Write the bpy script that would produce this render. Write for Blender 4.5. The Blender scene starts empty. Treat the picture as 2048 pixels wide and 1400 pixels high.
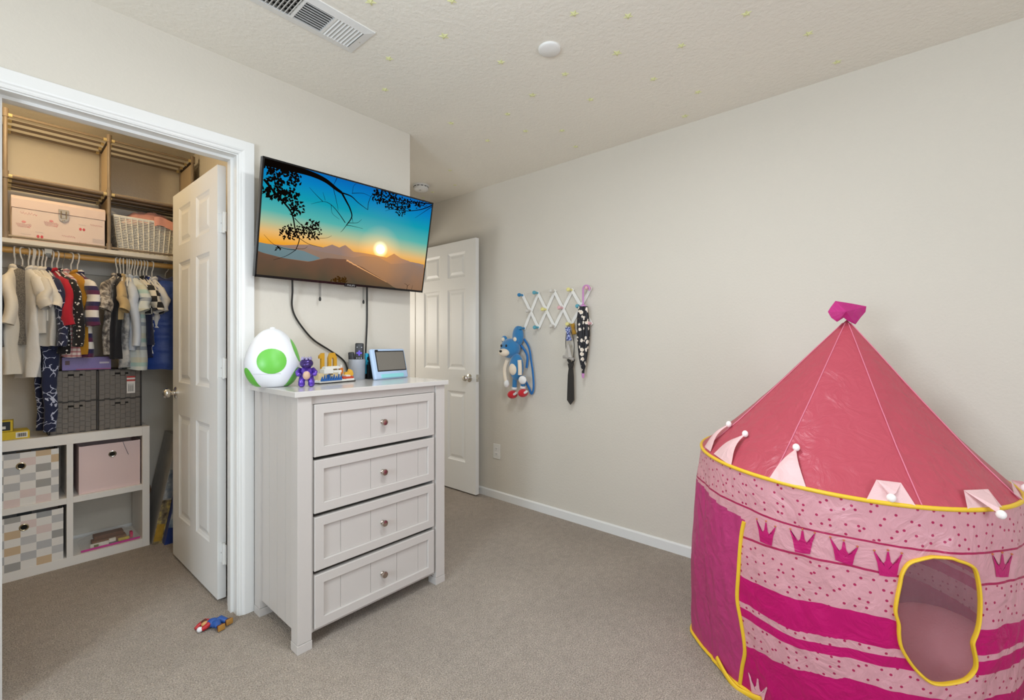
import bpy, bmesh, math, random
from mathutils import Vector, Matrix, noise
random.seed(7)
PI = math.pi
scn = bpy.context.scene
COL = scn.collection

# ---------------------------------------------------------------- camera
F, CX, HY, CAMH = 912.0, 1024.0, 687.0, 1.2
YAW = math.atan2(796, F)
cam_d = bpy.data.cameras.new('camera')
cam = bpy.data.objects.new('camera', cam_d)
COL.objects.link(cam)
cam_d.sensor_fit = 'HORIZONTAL'
cam_d.sensor_width = 36.0
cam_d.lens = F / 2048 * 36
cam_d.shift_y = -(700 - HY) / 2048
cam_d.clip_start = 0.05
cam.location = (0, 0, CAMH)
cam.rotation_euler = (PI / 2, 0, YAW - PI / 2)
scn.camera = cam

# ---------------------------------------------------------------- light and exposure
scn.view_settings.view_transform = 'Standard'
scn.view_settings.look = 'None'
scn.view_settings.gamma = 1
scn.view_settings.use_curve_mapping = False
scn.view_settings.exposure = -0.13
world = bpy.data.worlds.new('world')
scn.world = world
world.use_nodes = True
world.node_tree.nodes['Background'].inputs[0].default_value = (0.75, 0.85, 1.0, 1)
world.node_tree.nodes['Background'].inputs[1].default_value = 1.0


def area_light(name, loc, target, sx, sy, power, color):
    d = bpy.data.lights.new(name, 'AREA')
    d.shape = 'RECTANGLE'
    d.size, d.size_y = sx, sy
    d.energy, d.color = power, color
    o = bpy.data.objects.new(name, d)
    COL.objects.link(o)
    o.location = loc
    o.rotation_euler = (Vector(target) - Vector(loc)).to_track_quat('-Z', 'Y').to_euler()
    return o


# daylight from the side window out of view, added fill and key lights, a hall lamp and a warm bulb inside the closet
area_light('window_daylight_side', (-2.36, 0.30, 1.40), (3.0, 0.5, 1.40), 1.35, 1.25, 46, (0.74, 0.91, 1.12))
area_light('back_fill_light', (0.30, -2.05, 1.35), (0.30, 3.0, 1.20), 1.5, 1.25, 34, (0.88, 0.96, 1.06))  # added broad fill from behind the camera, mainly for the closet
area_light('ceiling_lamp_light', (1.00, 0.80, 2.35), (1.00, 0.80, 0.0), 0.30, 0.30, 17, (0.92, 0.98, 1.03))  # added overhead fill for the middle of the room, no fixture there


def point_light(name, loc, power, color, r):
    d = bpy.data.lights.new(name, 'POINT')
    d.energy, d.color, d.shadow_soft_size = power, color, r
    o = bpy.data.objects.new(name, d)
    COL.objects.link(o)
    o.location = loc
    return o


point_light('floor_lamp_light', (-1.60, 0.80, 1.35), 36, (0.89, 0.97, 1.05), 0.13)  # added key from the left, stands in for an off-camera flash
point_light('ceiling_globe_light', (0.35, 0.60, 1.84), 17, (0.88, 0.97, 1.06), 0.14)  # added fill hung in mid-air to brighten ceiling and closet
point_light('hall_lamp_light', (1.75, 4.15, 1.45), 20, (1.0, 0.97, 0.92), 0.25)
point_light('closet_bulb_light', (0.06, 3.02, 2.36), 9.5, (1.0, 0.77, 0.46), 0.04)


# ---------------------------------------------------------------- pixel helpers (photo frame 2048 x 1400)
RV = Vector((math.sin(YAW), -math.cos(YAW), 0))
FV = Vector((math.cos(YAW), math.sin(YAW), 0))
EYE = Vector((0, 0, CAMH))


def ray(x, y):
    return RV * ((x - CX) / F) + FV + Vector((0, 0, (HY - y) / F))


def atZ(x, y, z):
    d = ray(x, y)
    return EYE + d * ((z - CAMH) / d.z)


def atX(x, y, X):
    d = ray(x, y)
    return EYE + d * (X / d.x)


def atY(x, y, Y):
    d = ray(x, y)
    return EYE + d * (Y / d.y)


# ---------------------------------------------------------------- materials
def lin(c):
    if isinstance(c, str):
        c = c.lstrip('#')
        c = [int(c[i:i + 2], 16) / 255 for i in (0, 2, 4)]
    return tuple((v / 12.92 if v <= 0.04045 else ((v + 0.055) / 1.055) ** 2.4) for v in c) + (1.0,)


class NT:
    def __init__(self, name):
        self.m = bpy.data.materials.new(name)
        self.m.use_nodes = True
        self.t = self.m.node_tree
        self.b = self.t.nodes['Principled BSDF']
        self.out = self.t.nodes['Material Output']

    def n(self, typ, **kw):
        nd = self.t.nodes.new(typ)
        for k, v in kw.items():
            if k.startswith('i_'):
                nd.inputs[k[2:].replace('_', ' ')].default_value = v
            else:
                setattr(nd, k, v)
        return nd

    def l(self, a, b):
        self.t.links.new(a, b)

    def math(self, op, a, b=None, c=None):
        nd = self.n('ShaderNodeMath', operation=op)
        for i, v in enumerate((a, b, c)):
            if v is None:
                continue
            if isinstance(v, (int, float)):
                nd.inputs[i].default_value = v
            else:
                self.l(v, nd.inputs[i])
        return nd.outputs[0]

    def mix(self, fac, a, b):
        nd = self.n('ShaderNodeMix', data_type='RGBA')
        for s, v in ((nd.inputs[0], fac), (nd.inputs[6], a), (nd.inputs[7], b)):
            if isinstance(v, (int, float)):
                s.default_value = v
            elif isinstance(v, (tuple, list)):
                s.default_value = v
            else:
                self.l(v, s)
        return nd.outputs[2]

    def coord(self, kind='Object', scale=(1, 1, 1), rot=(0, 0, 0)):
        tc = self.n('ShaderNodeTexCoord')
        mp = self.n('ShaderNodeMapping')
        mp.inputs['Scale'].default_value = scale
        mp.inputs['Rotation'].default_value = rot
        self.l(tc.outputs[kind], mp.inputs[0])
        return mp.outputs[0]

    def sep(self, v):
        nd = self.n('ShaderNodeSeparateXYZ')
        self.l(v, nd.inputs[0])
        return nd.outputs

    def bump(self, height, strength, dist=0.01):
        bp = self.n('ShaderNodeBump')
        bp.inputs['Strength'].default_value = strength
        bp.inputs['Distance'].default_value = dist
        self.l(height, bp.inputs['Height'])
        self.l(bp.outputs[0], self.b.inputs['Normal'])


MATS = {}


def mat(name, color, rough=0.5, metal=0.0, bump=None, var=None, spec=0.5, coat=0.0, sheen=0.0, emit=None, trans=0.0, alpha=1.0):
    """plain procedural material; bump=(scale,strength,dist), var=(scale,amount)"""
    if name in MATS:
        return MATS[name]
    g = NT(name)
    b = g.b
    c = lin(color)
    b.inputs['Base Color'].default_value = c
    b.inputs['Roughness'].default_value = rough
    b.inputs['Metallic'].default_value = metal
    b.inputs['Specular IOR Level'].default_value = spec
    b.inputs['Coat Weight'].default_value = coat
    b.inputs['Sheen Weight'].default_value = sheen
    b.inputs['Transmission Weight'].default_value = trans
    b.inputs['Alpha'].default_value = alpha
    if emit:
        b.inputs['Emission Color'].default_value = c
        b.inputs['Emission Strength'].default_value = emit
    vec = None
    if bump or var:
        vec = g.coord('Object')
    if var:
        nz = g.n('ShaderNodeTexNoise')
        nz.inputs['Scale'].default_value = var[0]
        nz.inputs['Detail'].default_value = 4
        g.l(vec, nz.inputs['Vector'])
        d = tuple(max(0, v * (1 - var[1])) for v in c[:3]) + (1,)
        u = tuple(min(1, v * (1 + var[1])) for v in c[:3]) + (1,)
        g.l(g.mix(nz.outputs[0], d, u), b.inputs['Base Color'])
    if bump:
        nz = g.n('ShaderNodeTexNoise')
        nz.inputs['Scale'].default_value = bump[0]
        nz.inputs['Detail'].default_value = 3
        g.l(vec, nz.inputs['Vector'])
        g.bump(nz.outputs[0], bump[1], bump[2])
    MATS[name] = g.m
    return g.m


def carpet_mat():
    g = NT('carpet_pile')
    v = g.coord('Object')
    n1 = g.n('ShaderNodeTexNoise')
    n1.inputs['Scale'].default_value = 200
    n1.inputs['Detail'].default_value = 3
    n1.inputs['Roughness'].default_value = 0.85
    n2 = g.n('ShaderNodeTexNoise')
    n2.inputs['Scale'].default_value = 2.2
    n2.inputs['Detail'].default_value = 5
    n3 = g.n('ShaderNodeTexVoronoi')
    n3.inputs['Scale'].default_value = 190
    for nd in (n1, n2, n3):
        g.l(v, nd.inputs['Vector'])
    cr = g.n('ShaderNodeValToRGB')
    e = cr.color_ramp.elements
    e[0].position, e[0].color = 0.36, lin('#9f8b76')
    e[1].position, e[1].color = 0.64, lin('#fdeedd')
    g.l(n1.outputs[0], cr.inputs[0])
    c2 = g.n('ShaderNodeValToRGB')
    e = c2.color_ramp.elements
    e[0].position, e[0].color = 0.30, (0.86, 0.855, 0.85, 1)
    e[1].position, e[1].color = 0.64, (1.0, 1.0, 1.0, 1)
    g.l(n2.outputs[0], c2.inputs[0])
    n4 = g.n('ShaderNodeTexNoise')
    n4.inputs['Scale'].default_value = 26
    n4.inputs['Detail'].default_value = 6
    n4.inputs['Roughness'].default_value = 0.7
    g.l(v, n4.inputs['Vector'])
    c4 = g.n('ShaderNodeValToRGB')
    e = c4.color_ramp.elements
    e[0].position, e[0].color = 0.32, (0.82, 0.805, 0.79, 1)
    e[1].position, e[1].color = 0.62, (1.0, 1.0, 1.0, 1)
    g.l(n4.outputs[0], c4.inputs[0])
    m4 = g.n('ShaderNodeMix', data_type='RGBA', blend_type='MULTIPLY')
    m4.inputs[0].default_value = 1
    g.l(cr.outputs[0], m4.inputs[6])
    g.l(c4.outputs[0], m4.inputs[7])
    mx = g.n('ShaderNodeMix', data_type='RGBA', blend_type='MULTIPLY')
    mx.inputs[0].default_value = 1
    g.l(m4.outputs[2], mx.inputs[6])
    g.l(c2.outputs[0], mx.inputs[7])
    g.l(mx.outputs[2], g.b.inputs['Base Color'])
    g.b.inputs['Roughness'].default_value = 0.95
    g.b.inputs['Specular IOR Level'].default_value = 0.1
    g.b.inputs['Sheen Weight'].default_value = 0.25
    h = g.math('ADD', n1.outputs[0], g.math('MULTIPLY', n3.outputs[0], -0.6))
    g.bump(h, 1.0, 0.012)
    return g.m


def paint_mat(name, color, scale=85, strength=0.25, dist=0.004, rough=0.75):
    return mat(name, color, rough, bump=(scale, strength, dist), var=(1.7, 0.025), spec=0.25)


M_WALL = paint_mat('wall_paint_greige', '#d7d0c3')
M_CEIL = paint_mat('ceiling_paint', '#efeade', 60, 0.45, 0.006)
M_TRIM = mat('white_trim_enamel', '#e8e7e3', 0.35)
M_CARPET = carpet_mat()
M_DOOR = mat('white_door_enamel', '#f1f0ec', 0.38, bump=(38, 0.06, 0.002))
M_CHROME = mat('chrome', '#e6e4e0', 0.1, 1.0)
M_HINGE = mat('painted_hinge', '#e4e4e0', 0.45)


# ---------------------------------------------------------------- mesh helpers
class MB:
    def __init__(self):
        self.bm = bmesh.new()

    def box(self, c, s, rot=None, bevel=0.0):
        """c centre, s full size"""
        r = bmesh.ops.create_cube(self.bm, size=1.0)
        vs = r['verts']
        for v in vs:
            v.co = Vector((v.co.x * s[0], v.co.y * s[1], v.co.z * s[2]))
        if bevel:
            es = list({e for v in vs for e in v.link_edges})
            rb = bmesh.ops.bevel(self.bm, geom=es, offset=bevel, segments=2, affect='EDGES', profile=0.6)
            vs = list({v for f in rb['faces'] for v in f.verts} | {v for v in vs if v.is_valid})
        M = rot.to_4x4() if rot is not None else Matrix()
        for v in vs:
            v.co = M @ v.co + Vector(c)
        return self

    def mm(self, a, b, bevel=0.0):
        a, b = Vector(a), Vector(b)
        return self.box((a + b) / 2, [abs(b[i] - a[i]) for i in range(3)], bevel=bevel)

    def tube(self, pts, rad, n=8, flat=None, caps=True, closed=False):
        """swept tube; rad number or list; flat=(sx,sy) squash in the local frame"""
        pts = [Vector(p) for p in pts]
        k = len(pts)
        rads = rad if isinstance(rad, (list, tuple)) else [rad] * k
        rings = []
        up = None
        for i in range(k):
            if closed:
                t = pts[(i + 1) % k] - pts[i - 1]
            else:
                t = pts[min(i + 1, k - 1)] - pts[max(i - 1, 0)]
            if t.length < 1e-9:
                t = Vector((0, 0, 1))
            t.normalize()
            if up is None:
                up = Vector((0, 0, 1)) if abs(t.z) < 0.9 else Vector((1, 0, 0))
            s = t.cross(up)
            if s.length < 1e-6:
                s = t.orthogonal()
            s.normalize()
            up = s.cross(t).normalized()
            fx, fy = flat if flat else (1, 1)
            rings.append([self.bm.verts.new(pts[i] + (s * math.cos(2 * PI * j / n) * fx + up * math.sin(2 * PI * j / n) * fy) * rads[i]) for j in range(n)])
        for i in range(k if closed else k - 1):
            a, b = rings[i], rings[(i + 1) % k]
            for j in range(n):
                self.bm.faces.new((a[j], a[(j + 1) % n], b[(j + 1) % n], b[j]))
        if caps and not closed:
            self.bm.faces.new(list(reversed(rings[0])))
            self.bm.faces.new(rings[-1])
        return self

    def lathe(self, prof, n=24, M=None):
        """prof: list of (radius, z)"""
        M = M or Matrix()
        rings = []
        for r, z in prof:
            if r < 1e-6:
                rings.append([self.bm.verts.new(M @ Vector((0, 0, z)))])
            else:
                rings.append([self.bm.verts.new(M @ Vector((r * math.cos(2 * PI * j / n), r * math.sin(2 * PI * j / n), z))) for j in range(n)])
        for a, b in zip(rings, rings[1:]):
            for j in range(n):
                j2 = (j + 1) % n
                if len(a) == 1 and len(b) == 1:
                    continue
                if len(a) == 1:
                    self.bm.faces.new((a[0], b[j2], b[j]))
                elif len(b) == 1:
                    self.bm.faces.new((a[j], a[j2], b[0]))
                else:
                    self.bm.faces.new((a[j], a[j2], b[j2], b[j]))
        if len(rings[0]) > 1:
            self.bm.faces.new(list(reversed(rings[0])))
        if len(rings[-1]) > 1:
            self.bm.faces.new(rings[-1])
        return self

    def prism(self, poly, h, M=None):
        """polygon in local xy extruded to z=h, then M"""
        M = M or Matrix()
        a = [self.bm.verts.new(M @ Vector((p[0], p[1], 0))) for p in poly]
        b = [self.bm.verts.new(M @ Vector((p[0], p[1], h))) for p in poly]
        n = len(poly)
        self.bm.faces.new(list(reversed(a)))
        self.bm.faces.new(b)
        for i in range(n):
            self.bm.faces.new((a[i], a[(i + 1) % n], b[(i + 1) % n], b[i]))
        return self

    def flat(self, poly, M=None):
        M = M or Matrix()
        self.bm.faces.new([self.bm.verts.new(M @ Vector((p[0], p[1], 0))) for p in poly])
        return self

    def ball(self, c, r, seg=16, M=None):
        rr = r if isinstance(r, (tuple, list)) else (r, r, r)
        T = (M or Matrix()) @ Matrix.Translation(c) @ Matrix.Diagonal((*rr, 1))
        bmesh.ops.create_uvsphere(self.bm, u_segments=seg, v_segments=max(6, seg * 2 // 3), radius=1, matrix=T)
        return self

    def xform(self, M):
        bmesh.ops.transform(self.bm, matrix=M, verts=self.bm.verts)
        return self

    def mesh(self, name, smooth=False, sharp=None):
        bmesh.ops.recalc_face_normals(self.bm, faces=self.bm.faces)
        me = bpy.data.meshes.new(name)
        self.bm.to_mesh(me)
        self.bm.free()
        if smooth:
            for p in me.polygons:
                p.use_smooth = True
            if sharp is not None:
                me.set_sharp_from_angle(angle=math.radians(sharp))
        return me

    def build(self, name, m, parent=None, smooth=False, sharp=40, off=None):
        if off is not None:
            self.xform(Matrix.Translation(-Vector(off)))
        me = self.mesh(name, smooth, sharp)
        return link(name, me, m, parent)


def link(name, me, m=None, parent=None, loc=None):
    o = bpy.data.objects.new(name, me)
    COL.objects.link(o)
    if m is not None:
        if me.materials:
            pass
        else:
            me.materials.append(m)
    o.parent = parent
    if loc is not None:
        o.location = loc
    return o


def thing(name, label, cat, loc=(0, 0, 0), rot=(0, 0, 0), group=None):
    o = bpy.data.objects.new(name, None)
    o.empty_display_size = 0.05
    COL.objects.link(o)
    o.location = loc
    o.rotation_euler = rot
    return tag(o, label, cat, group)


def tag(o, label, cat, group=None, kind=None):
    o['label'] = label
    o['category'] = cat
    if group:
        o['group'] = group
    if kind:
        o['kind'] = kind
    return o


def struct(o, label=None):
    o['kind'] = 'structure'
    if label:
        o['label'] = label
        o['category'] = o.name.split('_')[0].split('.')[0]
    return o


def catmull(pts, n=6):
    pts = [Vector(p) for p in pts]
    out = []
    for i in range(len(pts) - 1):
        p0, p1, p2, p3 = pts[max(i - 1, 0)], pts[i], pts[i + 1], pts[min(i + 2, len(pts) - 1)]
        for k in range(n):
            t = k / n
            out.append(0.5 * ((2 * p1) + (p2 - p0) * t + (2 * p0 - 5 * p1 + 4 * p2 - p3) * t * t + (3 * p1 - p0 - 3 * p2 + p3) * t ** 3))
    out.append(pts[-1])
    return out


# ================================================================ ROOM SHELL
H = 2.44
XR = 2.588            # right wall
YL = 2.235            # closet (left) wall face
XC = 1.640            # outer corner of the closet wall
OX0, OX1, OZ = 0.0165, 0.716, 2.030       # closet opening between the jambs
CBY, CRX, CLX = 3.735, 0.885, -0.62        # closet back, right and left walls
ABY = 3.36            # wall with the entry doorway
XN, YN = -2.20, -1.90  # walls behind the camera
WT = 0.12

fl = MB().mm((XN - .12, YN - .12, -0.05), (XR + .12, ABY + 1.2, 0)).build('floor', M_CARPET)
struct(fl, 'beige grey cut pile carpet covering the whole floor')
ce = MB().mm((XN - .12, YN - .12, H), (XR + .12, ABY + 1.2, H + .05)).build('ceiling', M_CEIL)
struct(ce, 'off white textured ceiling with glow stars')

# closet wall in one piece round the opening
w = MB()
w.mm((XN - .12, YL, 0), (OX0 - .02, YL + WT, H))
w.mm((OX0 - .02, YL, OZ + .02), (OX1 + .02, YL + WT, H))
w.mm((OX1 + .02, YL, 0), (XC, YL + WT, H))
struct(w.build('wall_left', M_WALL), 'greige wall around the closet opening with the television')
w = MB().mm((XC - WT, YL + WT, 0), (XC, ABY, H))
struct(w.build('wall_alcove', M_WALL), 'short greige return wall of the entry alcove')
w = MB().mm((XR, YN - .12, 0), (XR + WT, ABY + 1.2, H))
struct(w.build('wall_right', M_WALL), 'long greige wall with peg rack and outlet')
DX0, DX1 = 1.735, 2.520
w = MB()
w.mm((XC - WT, ABY, 0), (DX0 - .02, ABY + WT, H))
w.mm((DX0 - .02, ABY, 2.05), (DX1 + .02, ABY + WT, H))
w.mm((DX1 + .02, ABY, 0), (XR, ABY + WT, H))
struct(w.build('wall_entry', M_WALL), 'greige wall around the entry doorway')
w = MB().mm((XC - WT, ABY + 1.1, 0), (XR, ABY + 1.2, H))
struct(w.build('wall_hall', M_WALL), 'greige hallway wall beyond the entry doorway')
w = MB().mm((XC - WT - .1, ABY + WT, 0), (XC - WT, ABY + 1.2, H))
struct(w.build('wall_hall_side', M_WALL), 'greige hallway side wall beyond the doorway')
w = MB().mm((CLX - .1, CBY, 0), (CRX + .1, CBY + .1, H))
struct(w.build('wall_closet_back', M_WALL), 'greige back wall of the closet')
w = MB().mm((CRX, YL + WT, 0), (CRX + .1, CBY, H))
struct(w.build('wall_closet_right', M_WALL), 'greige side wall of the closet behind the open door')
w = MB().mm((CLX - .1, YL + WT, 0), (CLX, CBY, H))
struct(w.build('wall_closet_left', M_WALL), 'greige side wall of the closet out of sight')
def windowed_wall(name, label, P, u0, u1, wu0, wu1, wz0, wz1):
    """P(u, d, z): u along the wall, d depth behind the room face"""
    def mmP(mb, a, b):
        mb.mm(P(*a), P(*b))
    w = MB()
    mmP(w, (u0, 0, 0), (wu0, .12, H))
    mmP(w, (wu1, 0, 0), (u1, .12, H))
    mmP(w, (wu0, 0, 0), (wu1, .12, wz0))
    mmP(w, (wu0, 0, wz1), (wu1, .12, H))
    struct(w.build(name, M_WALL), label)
    w = MB()
    um_ = (wu0 + wu1) / 2
    for a, b in (((wu0, wz0), (wu1, wz0 + .05)), ((wu0, wz1 - .05), (wu1, wz1)), ((wu0, wz0), (wu0 + .05, wz1)), ((wu1 - .05, wz0), (wu1, wz1)), ((um_ - .02, wz0), (um_ + .02, wz1))):
        mmP(w, (a[0], .05, a[1]), (b[0], .10, b[1]))
    return w


struct(windowed_wall('wall_near', 'greige side wall with a window out of view', lambda u, d, z: (XN - d, u, z), YN, YL, -.35, 1.05, .75, 2.05).build('window_1', M_TRIM), 'white framed side window out of view')
struct(windowed_wall('wall_back', 'greige wall with an added window opposite the closet', lambda u, d, z: (u, YN - d, z), XN - .12, XR, -.20, 1.40, .68, 2.0).build('window_fill', M_TRIM), 'white framed unseen window added opposite the closet for fill light')  # window invented to let the back fill light in


# casings and jambs: stepped profile strips
def casing_profile():
    # (across from the opening outward, proud of wall)
    return [(0.0, 0.0), (0.0, 0.008), (0.006, 0.011), (0.012, 0.011), (0.016, 0.015), (0.022, 0.017), (0.060, 0.017), (0.062, 0.015), (0.062, 0.0)]


def casing(name, x0, x1, z1, ywall, ydir, label, parent=None):
    """three mitred legs round an opening whose jamb faces are x0,x1 and head z1"""
    prof = casing_profile()
    rv = 0.005
    root = thing(name, label, 'trim')
    root['kind'] = 'structure'
    b = [MB(), MB(), MB()]

    def strip(mb, f0, f1):
        a = [mb.bm.verts.new(f0(o, p)) for o, p in prof]
        c = [mb.bm.verts.new(f1(o, p)) for o, p in prof]
        for i in range(len(prof) - 1):
            mb.bm.faces.new((a[i], a[i + 1], c[i + 1], c[i]))
        mb.bm.faces.new(a)
        mb.bm.faces.new(list(reversed(c)))
    y = lambda p: ywall + ydir * p
    strip(b[0], lambda o, p: Vector((x0 - rv - o, y(p), 0)), lambda o, p: Vector((x0 - rv - o, y(p), z1 + rv + o)))
    strip(b[1], lambda o, p: Vector((x1 + rv + o, y(p), 0)), lambda o, p: Vector((x1 + rv + o, y(p), z1 + rv + o)))
    strip(b[2], lambda o, p: Vector((x0 - rv - o, y(p), z1 + rv + o)), lambda o, p: Vector((x1 + rv + o, y(p), z1 + rv + o)))
    for mb, nm in zip(b, ('side_casing', 'side_casing', 'head_casing')):
        mb.build(nm, M_TRIM, root)
    return root


t1 = casing('trim_1', OX0, OX1, OZ, YL, -1, 'white moulded casing and jamb around the closet opening')
j = MB()
j.mm((OX0 - .019, YL, 0), (OX0, YL + WT, OZ + .019))
j.mm((OX1, YL, 0), (OX1 + .019, YL + WT, OZ + .019))
j.mm((OX0, YL, OZ), (OX1, YL + WT, OZ + .019))
j.mm((OX0, YL + .045, 0), (OX0 + .011, YL + .080, OZ))
j.mm((OX1 - .011, YL + .045, 0), (OX1, YL + .080, OZ))
j.mm((OX0 + .011, YL + .045, OZ - .011), (OX1 - .011, YL + .080, OZ))
j.build('jamb', M_TRIM, t1)
t2 = casing('trim_2', DX0, DX1, 2.03, ABY, -1, 'white moulded casing around the entry doorway in the alcove')
j = MB()
j.mm((DX0 - .019, ABY, 0), (DX0, ABY + WT, 2.049))
j.mm((DX1, ABY, 0), (DX1 + .019, ABY + WT, 2.049))
j.mm((DX0, ABY, 2.03), (DX1, ABY + WT, 2.049))
j.build('jamb', M_TRIM, t2)


def baseboard(name, a, b, nrm, label, h=0.060, t=0.012):
    a, b, n = Vector(a), Vector(b), Vector(nrm)
    mb = MB()
    pr = [(0, 0), (t, 0), (t, h - .008), (t - .006, h), (0, h)]
    A = [mb.bm.verts.new(a + n * p + Vector((0, 0, z))) for p, z in pr]
    B = [mb.bm.verts.new(b + n * p + Vector((0, 0, z))) for p, z in pr]
    for i in range(5):
        mb.bm.faces.new((A[i], A[(i + 1) % 5], B[(i + 1) % 5], B[i]))
    mb.bm.faces.new(A)
    mb.bm.faces.new(list(reversed(B)))
    struct(mb.build(name, M_TRIM), label)


baseboard('baseboard_right', (XR, YN, 0), (XR, ABY, 0), (-1, 0, 0), 'white baseboard along the long greige wall')
baseboard('baseboard_left', (OX1 + .068, YL, 0), (XC, YL, 0), (0, -1, 0), 'white baseboard behind the dresser')
baseboard('baseboard_alcove', (XC, YL, 0), (XC, ABY, 0), (1, 0, 0), 'white baseboard of the alcove return wall')
baseboard('baseboard_closet_back', (CLX, CBY, 0), (CRX, CBY, 0), (0, -1, 0), 'white baseboard on the closet back wall')
baseboard('baseboard_closet_right', (CRX, YL + WT, 0), (CRX, CBY, 0), (-1, 0, 0), 'white baseboard on the closet side wall')


# ---------------------------------------------------------------- six panel doors
def door_leaf(wd, ht, th):
    """leaf in local x 0..wd, y 0..th, z 0..ht, both faces with raised panels"""
    st, ml = wd * 0.155, wd * 0.13
    pw = (wd - 2 * st - ml) / 2
    xs = [0, st, st + pw, st + pw + ml, wd - st, wd]
    zs = [0, .235, .235 + .565, .235 + .565 + .175, .975 + .655, .975 + .655 + .095, 1.725 + .205, ht]
    panelrows, panelcols = (1, 3, 5), (1, 3)
    mb = MB()
    bm = mb.bm
    for y, s in ((0, 1), (th, -1)):
        for i in range(5):
            for k in range(7):
                x0, x1, z0, z1 = xs[i], xs[i + 1], zs[k], zs[k + 1]
                if i in panelcols and k in panelrows:
                    lv = [(0, 0), (.006, .004), (.018, .009), (.026, .009), (.045, .003)]
                    rings = []
                    for ins, dp in lv:
                        rings.append([bm.verts.new((x, y + s * dp, z)) for x, z in ((x0 + ins, z0 + ins), (x1 - ins, z0 + ins), (x1 - ins, z1 - ins), (x0 + ins, z1 - ins))])
                    for a, b in zip(rings, rings[1:]):
                        for q in range(4):
                            bm.faces.new((a[q], a[(q + 1) % 4], b[(q + 1) % 4], b[q]))
                    bm.faces.new(rings[-1])
                else:
                    bm.faces.new([bm.verts.new((x, y, z)) for x, z in ((x0, z0), (x1, z0), (x1, z1), (x0, z1))])
    for a, b in (((0, 0), (wd, 0)), ((0, ht), (wd, ht))):
        bm.faces.new([bm.verts.new(p) for p in ((0, 0, a[1]), (wd, 0, a[1]), (wd, th, a[1]), (0, th, a[1]))])
    for x in (0, wd):
        bm.faces.new([bm.verts.new(p) for p in ((x, 0, 0), (x, th, 0), (x, th, ht), (x, 0, ht))])
    bmesh.ops.remove_doubles(bm, verts=bm.verts, dist=1e-5)
    return mb


def knob_mb(M):
    mb = MB()
    mb.lathe([(0, 0), (.033, 0), (.033, .004), (.028, .008), (.012, .010), (.0105, .022), (.012, .026), (.022, .032), (.027, .042), (.026, .052), (.019, .060), (0, .063)], 20, M)
    return mb


def door(name, label, loc, rotz, wd, knob_x, hinge=True):
    root = thing(name, label, 'door', loc, (0, 0, rotz))
    root['kind'] = 'structure'
    ht, th = 2.018, 0.035
    lf = door_leaf(wd, ht, th).build('leaf', M_DOOR, root)
    for y, sg in ((0, 1), (th, -1)):
        M = Matrix.Translation((knob_x, y, .915)) @ Matrix.Rotation(sg * PI / 2, 4, 'X')
        knob_mb(M).build('knob', M_CHROME, root, smooth=True)
    xe = wd if knob_x > wd / 2 else 0
    sg = 1 if knob_x > wd / 2 else -1
    mb = MB().box((xe + sg * .0008, th / 2, .915), (.0016, .025, .057))
    mb.box((xe + sg * .006, th / 2, .915), (.012, .010, .014))
    mb.build('latch', M_CHROME, root)
    return root


# closet door: hinged on the right jamb, standing open into the closet
d1 = door('door_1', 'white six panel closet door standing open into the closet', (0.7295, 2.418, 0.012), math.radians(91.0), 0.722, 0.655)
for z in (.165, 1.025, 1.700):
    h = MB()
    h.lathe([(0, 0), (.0075, 0), (.0075, .098), (0, .098)], 10, Matrix.Translation((-.022, .014, z)))
    h.box((-.010, .0175, z + .049), (.024, .003, .090))
    h.box((-.0008, .0175, z + .049), (.0016, .030, .090))
    h.box((-.034, .014, z + .049), (.022, .003, .090))
    hh = h.build('hinge', M_HINGE, d1)
    s = MB()
    for dz, dx in ((.018, .0), (.049, .007), (.080, .0)):
        s.lathe([(0, 0), (.003, 0), (.003, .0008), (0, .0008)], 8, Matrix.Translation((-.0016, .0175 - .006 + dx, z + dz)) @ Matrix.Rotation(-PI / 2, 4, 'Y'))
    s.build('screw', mat('screw_dark', '#8a8884', .4, .6), hh)
# entry door, opened flat along the right wall
d2 = door('door_2', 'white six panel entry door folded open against the long greige wall', (2.5385, 2.563, 0.012), math.radians(90), 0.762, 0.07)
s = MB()
s.lathe([(0, 0), (.010, 0), (.010, .004), (.005, .006), (.005, .032), (.008, .034), (.008, .042), (0, .043)], 12, Matrix.Translation((XR - .012, 2.60, .04)) @ Matrix.Rotation(-PI / 2, 4, 'Y'))
tag(s.build('door_stop', M_CHROME, smooth=True), 'small metal door stop screwed to the baseboard behind the open door', 'door stop')

# ================================================================ CEILING FITTINGS
M_STAR = mat('glow_star_plastic', '#d8d9a2', 0.5, emit=0.04)
M_WHITE = mat('white_plastic', '#ecebe7', 0.4)
M_DARK = mat('dark_void', '#15130f', 0.9)
star_px = [(741, 3), (904, 1), (1148, 27), (1256, 32), (1493, 27), (888, 72), (1617, 67), (778, 117), (1002, 124), (1363, 91), (1234, 106),
           (1674, 124), (1130, 148), (1307, 158), (770, 179), (1065, 190), (1396, 184), (1181, 199), (1015, 228), (902, 246), (1370, 232),
           (1051, 262), (975, 281), (1124, 261), (1151, 293), (900, 340.5), (910, 370), (865, 384), (846, 395.5)]


def star_mesh():
    mb = MB()
    bm = mb.bm
    c = bm.verts.new((0, 0, -.006))
    ring = []
    for k in range(10):
        r = 1.0 if k % 2 == 0 else 0.45
        a = PI * k / 5
        ring.append(bm.verts.new((r * .019 * math.cos(a), r * .019 * math.sin(a), -.001)))
    top = [bm.verts.new((v.co.x, v.co.y, 0)) for v in ring]
    for k in range(10):
        bm.faces.new((c, ring[k], ring[(k + 1) % 10]))
        bm.faces.new((ring[k], ring[(k + 1) % 10], top[(k + 1) % 10], top[k]))
    bm.faces.new(top)
    me = mb.mesh('glow_star')
    me.materials.append(M_STAR)
    return me


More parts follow.
